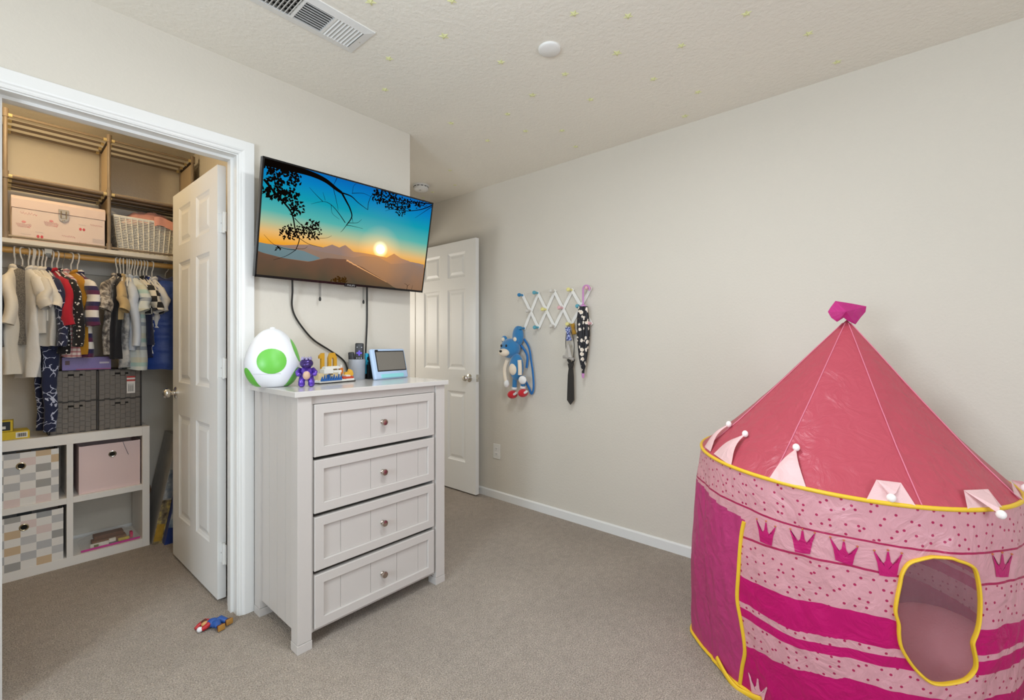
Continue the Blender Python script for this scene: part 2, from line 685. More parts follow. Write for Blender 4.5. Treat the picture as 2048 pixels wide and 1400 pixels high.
sm = star_mesh()
for i, (x, y) in enumerate(star_px):
    p = atZ(x, y, H)
    o = link('glow_star', sm, None, None, (p.x, p.y, H))
    o.rotation_euler = (0, 0, random.uniform(0, 2 * PI))
    s = 1.0 if i % 5 else 1.15
    if p.x > 2.0 and p.y > 2.2:
        s = 0.8
    o.scale = (s, s, 1)
    SL = {19: 'glow star stuck to the ceiling just in front of the closet wall corner', 8: 'glow star stuck to the ceiling between air register and round cover plate', 7: 'glow star stuck to the ceiling nearest the air register end', 28: 'faint glow star beside the smoke detector at the television edge', 25: 'glow star on the edge of the alcove ceiling shade'}
    tag(o, SL.get(i, 'pale yellow glow in the dark star stuck to the open ceiling'), 'star', 'glow stars scattered over the ceiling')

# blank cover plate
p = atZ(1099, 97, H)
mb = MB().lathe([(0, -.012), (.040, -.012), (.046, -.008), (.047, 0), (0, 0)], 40)
o = mb.build('ceiling_cover_plate', M_WHITE, smooth=True)
o.location = (p.x, p.y, H)
tag(o, 'plain round white cover plate on the open ceiling', 'cover plate')

# smoke detector in the alcove
p = atZ(842, 371, H)
root = thing('smoke_detector', 'round white smoke detector on the alcove ceiling', 'smoke detector', (p.x, p.y, H))
MB().lathe([(0, -.008), (.060, -.008), (.064, -.005), (.064, 0), (0, 0)], 36).build('base_plate', M_WHITE, root, True)
b = MB().lathe([(0, -.044), (.030, -.044), (.048, -.040), (.055, -.033), (.056, -.020), (.056, -.008), (0, -.008)], 36).build('housing', M_WHITE, root, True)
s = MB()
for k in range(12):
    a = 2 * PI * k / 12
    s.box((.0562 * math.cos(a), .0562 * math.sin(a), -.015), (.002, .020, .005), Matrix.Rotation(a, 3, 'Z'))
s.build('vent_slot', M_DARK, root)
MB().lathe([(0, -.047), (.008, -.047), (.008, -.043), (0, -.043)], 12, Matrix.Translation((-.02, -.015, 0))).build('test_button', mat('grey_plastic', '#b7b4ad', .5), root)

# air register
VX0, VX1, VY0, VY1 = 0.600, 1.012, 1.605, 1.792
root = thing('ceiling_vent', 'white three bank air register with slats set in the ceiling', 'vent', ((VX0 + VX1) / 2, (VY0 + VY1) / 2, H))
lx, ly = (VX1 - VX0) / 2, (VY1 - VY0) / 2
MB().mm((-lx + .02, -ly + .02, -.001), (lx - .02, ly - .02, 0)).build('backing', M_DARK, root)
f = MB()
bw = .032
bm = f.bm
outer = [(-lx, -ly), (lx, -ly), (lx, ly), (-lx, ly)]
inner = [(-lx + bw, -ly + bw), (lx - bw, -ly + bw), (lx - bw, ly - bw), (-lx + bw, ly - bw)]
R0 = [bm.verts.new((*q, 0)) for q in outer]
R1 = [bm.verts.new((*q, -.004)) for q in outer]
R2 = [bm.verts.new((*q, -.009)) for q in inner]
R3 = [bm.verts.new((*q, -.001)) for q in inner]
for a, b in ((R0, R1), (R1, R2), (R2, R3)):
    for q in range(4):
        bm.faces.new((a[q], a[(q + 1) % 4], b[(q + 1) % 4], b[q]))
f.build('frame', M_TRIM, root)
bx = [-lx + bw, -lx + bw + (2 * lx - 2 * bw) / 3, lx - bw - (2 * lx - 2 * bw) / 3, lx - bw]
for k in (1, 2):
    MB().mm((bx[k] - .005, -ly + bw, -.009), (bx[k] + .005, ly - bw, -.001)).build('divider', M_TRIM, root)
for k in range(3):
    x0, x1 = bx[k] + .006, bx[k + 1] - .006
    if k == 1:
        n = 9
        me = MB().box((0, 0, 0), (x1 - x0, .0012, .011), Matrix.Rotation(math.radians(-32), 3, 'X')).mesh('slat')
        for q in range(n):
            y = -ly + bw + .006 + (2 * ly - 2 * bw - .012) * q / (n - 1)
            link('slat', me, M_TRIM, root, ((x0 + x1) / 2, y, -.006))
    else:
        n = 8
        me = MB().box((0, 0, 0), (.0012, 2 * ly - 2 * bw, .012), Matrix.Rotation(math.radians(48 if k == 0 else -40), 3, 'Y')).mesh('slat')
        for q in range(n):
            x = x0 + .004 + (x1 - x0 - .008) * q / (n - 1)
            link('slat', me, M_TRIM, root, (x, 0, -.006))
        if k == 0:
            me = MB().box((0, 0, 0), (x1 - x0, .0012, .006)).mesh('damper_blade')
            for q in range(5):
                link('damper_blade', me, mat('vent_grey', '#77736c', .6), root, ((x0 + x1) / 2, -ly + bw + .012 + q * .025, -.0035))
MB().lathe([(0, -.0085), (.003, -.0085), (.003, -.004), (0, -.004)], 8, Matrix.Translation((lx - .016, 0, 0))).build('screw', M_CHROME, root)


# ================================================================ TELEVISION
M_TVB = mat('tv_black_plastic', '#0d0d0e', 0.3)
TVC = Vector((1.204, 2.094, 1.7432))
TW, TH = 0.890, 0.5093
tv = thing('television', 'flat black television on a tilted wall mount showing a mountain sunset', 'television', TVC)
tv.rotation_mode = 'QUATERNION'
Mtv = Matrix.Rotation(math.radians(-1.75), 3, 'Z') @ Matrix.Rotation(math.radians(11.99), 3, 'X') @ Matrix.Rotation(math.radians(-.14), 3, 'Y')
tv.rotation_quaternion = Mtv.to_quaternion()
# local: x right, z up, -y towards the room; picture plane at y = 0
mb = MB()
mb.mm((-TW / 2, 0.0, -TH / 2), (TW / 2, .026, TH / 2), bevel=.002)
mb.build('housing', M_TVB, tv)
MB().mm((-.22, .026, -.17), (.22, .052, .12), bevel=.006).build('rear_bulge', M_TVB, tv)
mb = MB()
for a, b in (((-TW / 2, -TH / 2), (TW / 2, -TH / 2 + .011)), ((-TW / 2, TH / 2 - .007), (TW / 2, TH / 2)), ((-TW / 2, -TH / 2), (-TW / 2 + .007, TH / 2)), ((TW / 2 - .007, -TH / 2), (TW / 2, TH / 2))):
    mb.mm((a[0], -.003, a[1]), (b[0], 0, b[1]))
mb.build('bezel', mat('tv_bezel_gloss', '#08080a', 0.18), tv)
SW, SZ0, SZ1 = TW / 2 - .007, -TH / 2 + .011, TH / 2 - .007


def emis(name, build):
    g = NT(name)
    g.t.nodes.remove(g.b)
    e = g.n('ShaderNodeEmission')
    g.l(e.outputs[0], g.out.inputs[0])
    build(g, e)
    return g.m


def flat_emis(name, col, s=0.95):
    def bld(g, e):
        e.inputs[0].default_value = lin(col)
        e.inputs[1].default_value = s
    return emis(name, bld)


def ramp(g, fac, stops, interp='LINEAR'):
    cr = g.n('ShaderNodeValToRGB')
    cr.color_ramp.interpolation = interp
    el = cr.color_ramp.elements
    while len(el) > 1:
        el.remove(el[-1])
    el[0].position, el[0].color = stops[0][0], lin(stops[0][1])
    for p_, c_ in stops[1:]:
        q = el.new(p_)
        q.color = lin(c_)
    g.l(fac, cr.inputs[0])
    return cr.outputs[0]


SUN = (.105 * 1.0 + .13, -.121)      # sun centre in picture coordinates (x, z)


def sky_pic(g, e):
    v = g.coord('Object')
    s = g.sep(v)
    t = g.math('MULTIPLY_ADD', s[2], 1 / (SZ1 - SZ0), -SZ0 / (SZ1 - SZ0))
    t = g.math('MULTIPLY_ADD', s[0], .04, t)
    c = ramp(g, t, [(0.0, '#e8a040'), (.24, '#f79a20'), (.30, '#fbb03a'), (.38, '#f3c27a'), (.46, '#b9c8a0'), (.56, '#5bbcb4'), (.72, '#16a3b8'), (.88, '#0a86c8'), (1.0, '#0a6cc0')])
    dx = g.math('SUBTRACT', s[0], SUN[0])
    dz = g.math('SUBTRACT', s[2], SUN[1])
    r = g.math('SQRT', g.math('ADD', g.math('MULTIPLY', dx, dx), g.math('MULTIPLY', dz, dz)))
    gl = ramp(g, g.math('MULTIPLY', r, 4.0), [(0.0, '#ffffff'), (.10, '#fff3c0'), (.18, '#a86a10'), (.5, '#301800'), (1.0, '#000000')])
    mx = g.n('ShaderNodeMix', data_type='RGBA', blend_type='ADD')
    mx.inputs[0].default_value = 1
    g.l(c, mx.inputs[6])
    g.l(gl, mx.inputs[7])
    g.l(mx.outputs[2], e.inputs[0])
    e.inputs[1].default_value = .95


def scr(px, py):
    """photo pixel on the screen -> picture coordinates (x, z)"""
    d = ray(px, py)
    n = Mtv @ Vector((0, 1, 0))
    t = (TVC - EYE).dot(n) / d.dot(n)
    q = Mtv.transposed() @ (EYE + d * t - TVC)
    return q.x, q.z


def zx(x, y):   # coordinates in the 1697x1400 study crop of the screen -> picture coordinates
    return scr(490 + x / 4.2425, 290 + y / 4.2425)


SUN = zx(1148, 885)
YP = [-.0004]


def pic(name, polys, m):
    YP[0] -= .00012
    mb = MB()
    for po in polys:
        vs = [mb.bm.verts.new((max(-SW, min(SW, x)), YP[0], max(SZ0, min(SZ1, z)))) for x, z in po]
        mb.bm.faces.new(vs)
    me = mb.mesh(name)
    return link(name, me, m, screen)


screen = MB().mm((-SW, -.0004, SZ0), (SW, .0002, SZ1)).build('screen', emis('screen_sky', sky_pic), tv)
screen['label'] = 'lit picture of a sunset over mountains with dark branches'


def ridge(pts, base=1400):
    pts = [zx(*q) for q in pts]
    out = []
    for (x0, z0), (x1, z1) in zip(pts, pts[1:]):
        for k in range(5):
            t = k / 5
            x = x0 + (x1 - x0) * t
            out.append((x, z0 + (z1 - z0) * t + .0018 * noise.noise(Vector((x * 90, 3, 1)))))
    out.append(pts[-1])
    return [(out[0][0], SZ0)] + out + [(out[-1][0], SZ0)]


def hill(name, c0, c1, z0, z1, c2=None, warm=0.0):
    def bld(g, e):
        v = g.coord('Object')
        s = g.sep(v)
        t = g.math('MULTIPLY_ADD', s[2], 1 / (z1 - z0), -z0 / (z1 - z0))
        c = ramp(g, t, [(0, c0), (1, c1)])
        nz = g.n('ShaderNodeTexNoise')
        nz.inputs['Scale'].default_value = 9
        g.l(v, nz.inputs['Vector'])
        if c2:
            c = g.mix(g.math('MULTIPLY', nz.outputs[0], .6), c, lin(c2))
        if warm:
            dx = g.math('SUBTRACT', s[0], SUN[0])
            dz = g.math('SUBTRACT', s[2], SUN[1])
            r = g.math('SQRT', g.math('ADD', g.math('MULTIPLY', dx, dx), g.math('MULTIPLY', dz, dz)))
            f = g.n('ShaderNodeMapRange')
            f.inputs['From Min'].default_value = .02
            f.inputs['From Max'].default_value = .22
            f.inputs['To Min'].default_value = warm
            f.inputs['To Max'].default_value = 0
            g.l(r, f.inputs[0])
            c = g.mix(f.outputs[0], c, lin('#f0a04a'))
        g.l(c, e.inputs[0])
        e.inputs[1].default_value = .95
    return emis(name, bld)


pic('far_ridge', [ridge([(100, 830), (330, 850), (560, 845), (660, 870), (740, 845), (800, 870), (850, 848), (920, 905), (1030, 920), (1200, 955), (1265, 922), (1320, 960), (1400, 990), (1520, 1015)])],
    hill('far_ridge_haze', '#6f7a80', '#a08478', SZ0, -.08, None, .85))
pic('mid_ridge', [ridge([(90, 830), (200, 850), (320, 860), (560, 880), (640, 905), (780, 930), (920, 955), (1000, 940), (1130, 950), (1240, 1010), (1400, 1000), (1520, 1040)])],
    hill('mid_ridge_haze', '#7f6a58', '#8f8078', SZ0, -.10, '#b8835a', .5))
pic('lake_mist', [[zx(*q) for q in ((90, 900), (330, 960), (560, 990), (640, 960), (500, 900), (300, 860), (90, 820))]], hill('lake_mist', '#5d8088', '#708f94', -.2, -.08, '#8b8f92'))
pic('near_hill', [ridge([(90, 895), (300, 955), (530, 990), (700, 960), (850, 970), (1000, 1040), (1150, 1130), (1280, 1220)])],
    hill('near_hill_brown', '#3d4a3c', '#6f5648', SZ0, -.13, '#8a5a40', .2))
mist = []
for k in range(26):
    t = k / 25
    x, z = zx(860 + 340 * t, 978 + 190 * t)
    mist.append((x, z + .003 + .006 * (1 - t) * abs(noise.noise(Vector((t * 14, 0, 0))))))
low = [(x, z - .008 * (1 - k / 30)) for k, (x, z) in enumerate(mist)]
pic('sunlit_mist', [mist[i:i + 2] + list(reversed(low[i:i + 2])) for i in range(25)], flat_emis('sunlit_mist', '#f0b078'))
pic('sun_disc', [[(SUN[0] + .0265 * math.cos(a * PI / 12), SUN[1] + .0245 * math.sin(a * PI / 12)) for a in range(24)]], flat_emis('sun_disc', '#ffffff', 1.3))
M_BR = flat_emis('branch_black', '#120c08', .6)
brs = []


def branch(pts, w0, w1):
    P = [Vector((*zx(*q), 0)) for q in pts]
    P = catmull(P, 5)
    n = len(P)
    L, R_ = [], []
    for i, p in enumerate(P):
        t = (P[min(i + 1, n - 1)] - P[max(i - 1, 0)]).normalized()
        s = Vector((-t.y, t.x, 0)) * (w0 + (w1 - w0) * i / (n - 1)) / 2
        L.append((p + s)[:2])
        R_.append((p - s)[:2])
    for i in range(n - 1):
        brs.append([L[i], L[i + 1], R_[i + 1], R_[i]])


k = 1 / 4.2425 / 900    # crude px->m for widths
branch([(160, 140), (280, 170), (420, 205), (560, 245), (680, 300), (770, 370), (820, 405)], .034, .012)
branch([(820, 405), (860, 480), (890, 540), (905, 610), (860, 680)], .010, .004)
branch([(820, 405), (900, 435), (960, 490), (1040, 550)], .007, .002)
branch([(1040, 550), (1050, 480), (1085, 420), (1180, 400)], .003, .002)
branch([(905, 410), (1000, 410), (1070, 440)], .003, .001)
branch([(780, 280), (745, 350)], .003, .001)
branch([(750, 370), (780, 500), (790, 560)], .003, .001)
branch([(860, 680), (830, 720), (810, 740)], .003, .001)
branch([(860, 680), (920, 690), (1000, 710)], .003, .001)
branch([(870, 660), (950, 660), (990, 630)], .003, .001)
branch([(905, 610), (915, 660)], .003, .001)
branch([(850, 660), (780, 560), (720, 500), (660, 480), (560, 500)], .004, .001)
branch([(660, 480), (600, 420), (545, 360)], .003, .001)
branch([(680, 470), (660, 400)], .002, .001)
branch([(730, 510), (740, 580), (800, 630)], .002, .001)
branch([(160, 290), (240, 390), (340, 500), (400, 590), (430, 740), (460, 800), (430, 890)], .010, .003)
branch([(190, 180), (240, 260), (250, 330)], .004, .002)
branch([(420, 620), (480, 680), (560, 720), (640, 700)], .004, .002)
branch([(460, 790), (540, 840), (660, 870)], .003, .001)
branch([(430, 890), (340, 880), (240, 840), (160, 760)], .003, .001)
branch([(430, 890), (350, 940), (240, 975)], .003, .001)
branch([(430, 880), (500, 880), (530, 860)], .002, .001)
branch([(560, 790), (680, 790), (735, 770)], .002, .001)
branch([(1590, 510), (1500, 545), (1380, 560), (1250, 545), (1190, 560)], .006, .001)
branch([(1590, 500), (1480, 490), (1340, 470), (1220, 440), (1100, 430)], .006, .002)
branch([(1590, 520), (1530, 560), (1440, 620)], .004, .001)
branch([(910, 405), (920, 350), (945, 325)], .002, .001)
for q in range(40):
    x, y = random.uniform(560, 760), random.uniform(380, 500)
rl = random.Random(3)


def leaves(cx, cy, rx, ry, n, size):
    for _ in range(n):
        a, r = rl.uniform(0, 2 * PI), math.sqrt(rl.random())
        x, z = zx(cx + rx * r * math.cos(a), cy + ry * r * math.sin(a))
        th = rl.uniform(0, PI * 2)
        L, W = size * rl.uniform(.8, 1.5), size * .34
        c, s = math.cos(th), math.sin(th)
        brs.append([(x + L * c * u - W * s * v, z + L * s * u + W * c * v) for u, v in ((0, 0), (.35, 1), (1, 0), (.35, -1))])


leaves(300, 260, 120, 80, 90, .016)
leaves(250, 400, 100, 60, 60, .017)
leaves(360, 430, 90, 70, 60, .016)
leaves(430, 300, 50, 60, 30, .014)
leaves(440, 540, 50, 70, 45, .014)
leaves(390, 740, 90, 65, 80, .012)
leaves(560, 720, 90, 80, 110, .012)
leaves(210, 190, 50, 40, 25, .012)
leaves(290, 870, 25, 20, 8, .010)
leaves(1180, 430, 110, 60, 130, .013)
leaves(1290, 500, 110, 50, 110, .012)
leaves(1400, 510, 90, 40, 60, .011)
leaves(1320, 560, 40, 40, 30, .011)
leaves(1490, 500, 70, 25, 30, .010)
pic('branches', brs, M_BR)
brs = []
leaves(800, 1150, 70, 26, 90, .010)
pic('bush', brs, flat_emis('bush_ochre', '#4a3010', .8))
brs = []
branch([(1370, 1230), (1375, 1190), (1350, 1175)], .003, .001)
branch([(1373, 1200), (1395, 1180)], .002, .001)
branch([(1410, 1235), (1420, 1190)], .002, .001)
branch([(1325, 1226), (1380, 1232)], .006, .006)
pic('twigs', brs, flat_emis('twig_black', '#2a1c18', .6))


def text_mesh(s, size, name, font_w=1.0):
    cu = bpy.data.curves.new(name, 'FONT')
    cu.body = s
    cu.size = size
    cu.align_x = 'CENTER'
    cu.align_y = 'CENTER'
    cu.fill_mode = 'FRONT'
    cu.resolution_u = 2
    ob = bpy.data.objects.new('tmp_text', cu)
    COL.objects.link(ob)
    dg = bpy.context.evaluated_depsgraph_get()
    dg.update()
    me = bpy.data.meshes.new_from_object(ob.evaluated_get(dg))
    me.name = name
    bpy.data.objects.remove(ob)
    bpy.data.curves.remove(cu)
    return me


lx_, lz_ = zx(893, 1186)
MB().mm((lx_ - .030, -.008, -TH / 2 - .006), (lx_ + .030, .004, -TH / 2 + .008), bevel=.002).build('logo_bar', M_TVB, tv)
me = text_mesh('PHILIPS', .013, 'logo')
me.transform(Matrix.Translation((lx_, -.0086, -TH / 2 + .002)) @ Matrix.Rotation(PI / 2, 4, 'X'))
link('logo', me, flat_emis('logo_white', '#d8d8d8', .6), tv)
# mount arm reaching back to the wall (straight in the tv frame)
mt = MB()
loc_wall = Mtv.transposed() @ (Vector((TVC.x - .02, YL, TVC.z + .02)) - TVC)
mt.box((0, .058, 0), (.24, .012, .24))
mt.tube([(0, .06, 0), (loc_wall.x, loc_wall.y - .012, loc_wall.z)], .022, 8)
mt.build('mount_arm', M_TVB, tv)
pl = MB()
for cx_, cz_, sx_, sz_ in ((0, 0, .10, .22),):
    pl.box((0, -.006, 0), (sx_, .012, sz_))
plo = pl.build('wall_plate', M_TVB, tv)
plo.matrix_local = Matrix.LocRotScale(loc_wall, Mtv.transposed().to_quaternion(), None)

# cables
M_CABLE = mat('black_cable', '#16140f', .5)


def cable(name, pts, r, label, plug=None):
    P = catmull(pts, 8)
    o = MB().tube(P, r, 8).build(name, M_CABLE, smooth=True)
    tag(o, label, 'cable')
    return o


def wl(x, y, d=.012):
    return atY(x, y, YL - d)


cable('power_cable', [atY(584, 545, 2.19), wl(585, 580, .03), wl(584, 612), wl(592, 636), wl(612, 664), wl(630, 682), wl(655, 698), wl(678, 713), wl(690, 725), wl(695, 740, .02), wl(696, 752, .02)], .0045,
      'long black cable curving across the wall from television to dresser')
cable('video_cable', [atY(734, 560, 2.19), wl(734, 585, .02), wl(734, 640), wl(732, 690, .03), wl(731, 715, .06)], .0045,
      'straight black cable dropping from television to the game console')
for i, (x, y0, y1, lb) in enumerate(((640, 560, 597, 'short thin cord with black plug dangling beside the long curving cable'), (727, 565, 603, 'short thin cord with black plug dangling beside the straight cable'))):
    root = thing('dangling_cable', lb, 'cable', wl(x, y1, .03))
    o0 = root.location
    a = atY(x, y0 - 12, YL - .03)
    mb = MB()
    for dx in (-.003, .003):
        mb.tube([Vector((dx, 0, 0)), Vector((dx, 0, a.z - o0.z))], .0011, 6)
    mb.build('wire_pair', M_CABLE, root)
    MB().lathe([(0, -.013), (.004, -.012), (.006, -.004), (.005, .004), (.002, .008), (0, .008)], 10).build('plug', M_CABLE, root, True)


# ================================================================ DRESSER
M_DR = mat('dresser_offwhite_paint', '#cbc5bf', 0.32, bump=(30, .03, .001))
DRX0, DRX1, DRY0, DRY1, DRT = .778, 1.512, 1.772, 2.205, 1.015
dr = thing('dresser', 'off white four drawer dresser with beadboard panels and round knobs', 'dresser', (DRX0, DRY0, 0))
off = (DRX0, DRY0, 0)
W_, D_ = DRX1 - DRX0, DRY1 - DRY0
top = MB().mm((-.016, -.015, .993), (W_ + .014, YL - .006 - DRY0, DRT), bevel=.0025)
top.build('top', mat('dresser_top_gloss', '#d2cec9', 0.16), dr)
PW = .057
for x in (0, W_ - PW + .002):
    for y in (0, D_ - PW):
        lg = MB().mm((x, y, .036), (x + PW - .002, y + PW, .993), bevel=.0015).build('post', M_DR, dr)
        MB().mm((x - .0015, y - .0015, 0), (x + PW - .0005, y + PW + .0015, .0345), bevel=.002).build('foot', M_DR, lg)
# side panels as beadboard planks
for sx, tag_ in ((.010, 'L'), (W_ - .022, 'R')):
    ys = [PW, .150, .232, .318, .374 + 0.002]
    ys = [PW + (D_ - 2 * PW) * q / 4 for q in range(5)]
    for a, b in zip(ys, ys[1:]):
        MB().mm((sx, a + .0012, .068), (sx + .012, b - .0012, .993), bevel=.0012).build('side_plank', M_DR, dr)
    MB().mm((sx + .003, PW, .07), (sx + .009, D_ - PW, .99)).build('side_backing', M_DR, dr)
MB().mm((PW, D_ - .012, .07), (W_ - PW, D_ - .004, .993)).build('back_panel', M_DR, dr)
MB().mm((PW, .010, .960), (W_ - PW, .030, .993)).build('top_rail', M_DR, dr)
MB().mm((PW, .012, .055), (PW + .008, .40, .965)).build('drawer_runner_wall', M_DR, dr)
MB().mm((W_ - PW - .010, .012, .055), (W_ - PW - .002, .40, .965)).build('drawer_runner_wall', M_DR, dr)
MB().mm((PW, .014, .055), (W_ - PW, .40, .068)).build('bottom_board', M_DR, dr)
rows = [(.750, .958), (.526, .736), (.298, .510), (.070, .281)]
fx0, fx1 = .066, .666
M_KNOB = mat('satin_nickel', '#b9aca3', .25, 1.0)
for z0, z1 in rows:
    zc = (z0 + z1) / 2
    d = MB().mm((fx0 + .008, .022, z0 + .008), (fx1 - .008, .40, z1 - .02)).build('drawer', mat('drawer_box_paint', '#cfcac2', .5), dr)  # drawer box behind the front, one even off-white
    # mitred frame
    fr = MB()
    bm = fr.bm
    fw = .0385

    def rect(ins, y):
        return [bm.verts.new((x, y, z)) for x, z in ((fx0 + ins, z0 + ins), (fx1 - ins, z0 + ins), (fx1 - ins, z1 - ins), (fx0 + ins, z1 - ins))]
    rr = [rect(0, .020), rect(0, -.001), rect(.002, -.003), rect(fw - .002, -.003), rect(fw, -.001), rect(fw, .012)]
    for a, b in zip(rr, rr[1:]):
        for q in range(4):
            bm.faces.new((a[q], a[(q + 1) % 4], b[(q + 1) % 4], b[q]))
    fr.build('drawer_frame', M_DR, d)
    ix0, ix1 = fx0 + fw, fx1 - fw
    cuts = [ix0, .1155 + .012, .265, .395, .513, ix1]
    cuts = [ix0, ix0 + .075, ix0 + .215, ix0 + .350, ix0 + .470, ix1]
    for a, b in zip(cuts, cuts[1:]):
        MB().mm((a + .0008, .007, z0 + fw), (b - .0008, .015, z1 - fw), bevel=.0010).build('front_plank', M_DR, d)
    MB().mm((ix0, .0105, z0 + fw), (ix1, .018, z1 - fw)).build('front_backing', M_DR, d)
    MB().lathe([(0, 0), (.010, 0), (.009, .003), (.005, .006), (.0055, .013), (.013, .017), (.0145, .021), (.013, .025), (0, .028)], 18,
               Matrix.Translation((1.156 - DRX0, .007, zc - .004)) @ Matrix.Rotation(PI / 2, 4, 'X')).build('knob', M_KNOB, d, True)

# ================================================================ THINGS ON THE DRESSER
ZT = DRT


def onTop(x, Y):
    """point on the dresser top below photo column x at depth line Y"""
    q = atY(x, 770, Y)
    return Vector((q.x, Y, ZT))


# egg toy
pe = onTop(545, 2.075)
egg = thing('egg_toy', 'big white toy egg with green spots standing on the dresser', 'toy', pe)
prof = [(0, 0), (.052, 0), (.070, .006), (.086, .022), (.098, .044), (.106, .068), (.1085, .092), (.1065, .116), (.101, .140), (.0935, .163), (.083, .186), (.070, .206), (.055, .224), (.039, .238), (.022, .247), (0, .252)]
prof = [tuple(q[:2]) for q in catmull([Vector((r, z, 0)) for r, z in prof], 3)]


def egg_r(z):
    for (r0, z0), (r1, z1) in zip(prof, prof[1:]):
        if z0 <= z <= z1 and z1 > z0:
            return r0 + (r1 - r0) * (z - z0) / (z1 - z0)
    return .02


MB().lathe(prof, 48).build('shell', mat('egg_white_gloss', '#eef0f4', .25), egg, True)
gv = Vector((-pe.x, -pe.y, 0)).normalized()
ga = math.atan2(gv.y, gv.x)
M_GRN = mat('egg_green', '#6cc24a', .35)


def spot(name, a0, z0, ra, rz, tilt=0):
    mb = MB()
    bm = mb.bm
    N, K = 28, 6
    def P(u, v):
        u, v = u * math.cos(tilt) - v * math.sin(tilt), u * math.sin(tilt) + v * math.cos(tilt)
        z = max(.003, min(.2500, z0 + v))
        r = egg_r(z) + .0012
        a = a0 + u / max(r, .03)
        return Vector((r * math.cos(a), r * math.sin(a), z))
    c = bm.verts.new(P(0, 0))
    prev = None
    for k in range(1, K + 1):
        ring = [bm.verts.new(P(ra * k / K * math.cos(2 * PI * j / N), rz * k / K * math.sin(2 * PI * j / N))) for j in range(N)]
        for j in range(N):
            if prev is None:
                bm.faces.new((c, ring[j], ring[(j + 1) % N]))
            else:
                bm.faces.new((prev[j], ring[j], ring[(j + 1) % N], prev[(j + 1) % N]))
        prev = ring
    return mb.build(name, M_GRN, egg, True, sharp=None)


spot('spot', ga - .03, .112, .058, .052)
spot('spot', ga - 1.10, .030, .035, .055, .0)
spot('spot', ga + 1.12, .028, .035, .055, .0)
spot('spot', ga + 1.35, .155, .035, .050, .0)
spot('spot', ga + PI, .128, .055, .050)
MB().lathe([(0, .246), (.012, .246), (.010, .254), (.006, .256), (0, .256)], 16).build('top_cap', mat('egg_white_gloss', '#eef0f4', .25), egg, True)
sl = MB()
for k in range(14):
    a = ga - .75 + 1.05 * k / 13
    r = egg_r(.060) + .0006
    if k:
        a2 = ga - .75 + 1.05 * (k - 1) / 13
        sl.tube([(r * math.cos(a2), r * math.sin(a2), .060), (r * math.cos(a), r * math.sin(a), .060)], .0006, 4)
sl.build('seam', mat('seam_grey', '#b9bcc2', .5), egg)

# purple toy figure, a plain stand-in in the same colours
pp = onTop(613, 1.955)
fig = thing('purple_toy_figure', 'small shiny purple toy figure beside the white egg', 'toy', pp, (0, 0, math.atan2(-pp.y, -pp.x)))
M_PUR = mat('metallic_purple', '#6b4bb8', .22, .55)
M_PURD = mat('metallic_violet_dark', '#43306f', .25, .5)
# local: +x faces the camera
b = MB()
b.ball((0, 0, .058), (.024, .027, .032))
b.ball((.012, 0, .052), (.018, .021, .025))
for s in (-1, 1):
    b.tube([(0, s * .014, .045), (.004, s * .019, .022), (.006, s * .019, .006)], [.014, .013, .014], 10)
    b.ball((.012, s * .019, .007), (.017, .012, .008))
    b.tube([(0, s * .024, .075), (.012, s * .036, .062), (.026, s * .033, .056)], [.010, .009, .008], 8)
    b.ball((.030, s * .032, .055), .0095)
b.build('body', M_PUR, fig, True, sharp=None)
MB().ball((.020, 0, .050), (.013, .016, .020)).build('belly', mat('toy_tan', '#c9a58c', .35), fig, True)
MB().ball((.008, 0, .100), (.026, .027, .022)).ball((.028, 0, .094), (.014, .020, .012)).build('head', M_PURD, fig, True)
cr = MB()
for k in range(7):
    a = 2 * PI * k / 7
    cr.lathe([(.0055, 0), (.003, .008), (0, .014)], 8, Matrix.Translation((.006 + .016 * math.cos(a), .018 * math.sin(a), .116)))
cr.build('crest', mat('toy_silver_violet', '#a9a2cc', .25, .6), fig, True)
sh = MB().ball((-.020, 0, .060), (.016, .027, .030))
sh.build('back_shell', mat('toy_lilac', '#cfc0e8', .3), fig, True)

# brick built set
pb = (onTop(629, 2.05) + onTop(702, 2.08)) / 2
BR = thing('brick_model', 'toy brick castle scene with yellow figure ten standing on the dresser', 'toy', pb, (0, 0, math.atan2((onTop(702, 2.08) - onTop(629, 2.05)).y, (onTop(702, 2.08) - onTop(629, 2.05)).x)))
BR.scale = (1, 1, 1.3)
bL = (onTop(702, 2.08) - onTop(629, 2.05)).length
MBk = {k_: mat('brick_' + k_, c_, .3) for k_, c_ in dict(white='#e9e7df', tan='#ddc79a', blue='#1f5fa8', gold='#c99522', red='#c8452a', orange='#d8791d', black='#23211f', yellow='#e8b23a', dark='#8a6a45').items()}


def bricks(name, items):
    for c_, x0, x1, y0, y1, z0, z1 in items:
        o_ = MB().mm((x0, y0, z0), (x1, y1, z1), bevel=.0006)
        nx = max(1, int((x1 - x0) / .008))
        ny = max(1, int((y1 - y0) / .008))
        for i_ in range(min(nx, 6)):
            for j_ in range(min(ny, 3)):
                o_.lathe([(.0024, 0), (.0024, .0017), (0, .0017)], 8, Matrix.Translation((x0 + (i_ + .5) * (x1 - x0) / min(nx, 6), y0 + (j_ + .5) * (y1 - y0) / min(ny, 3), z1)))
        o_.build(name, MBk[c_], BR)


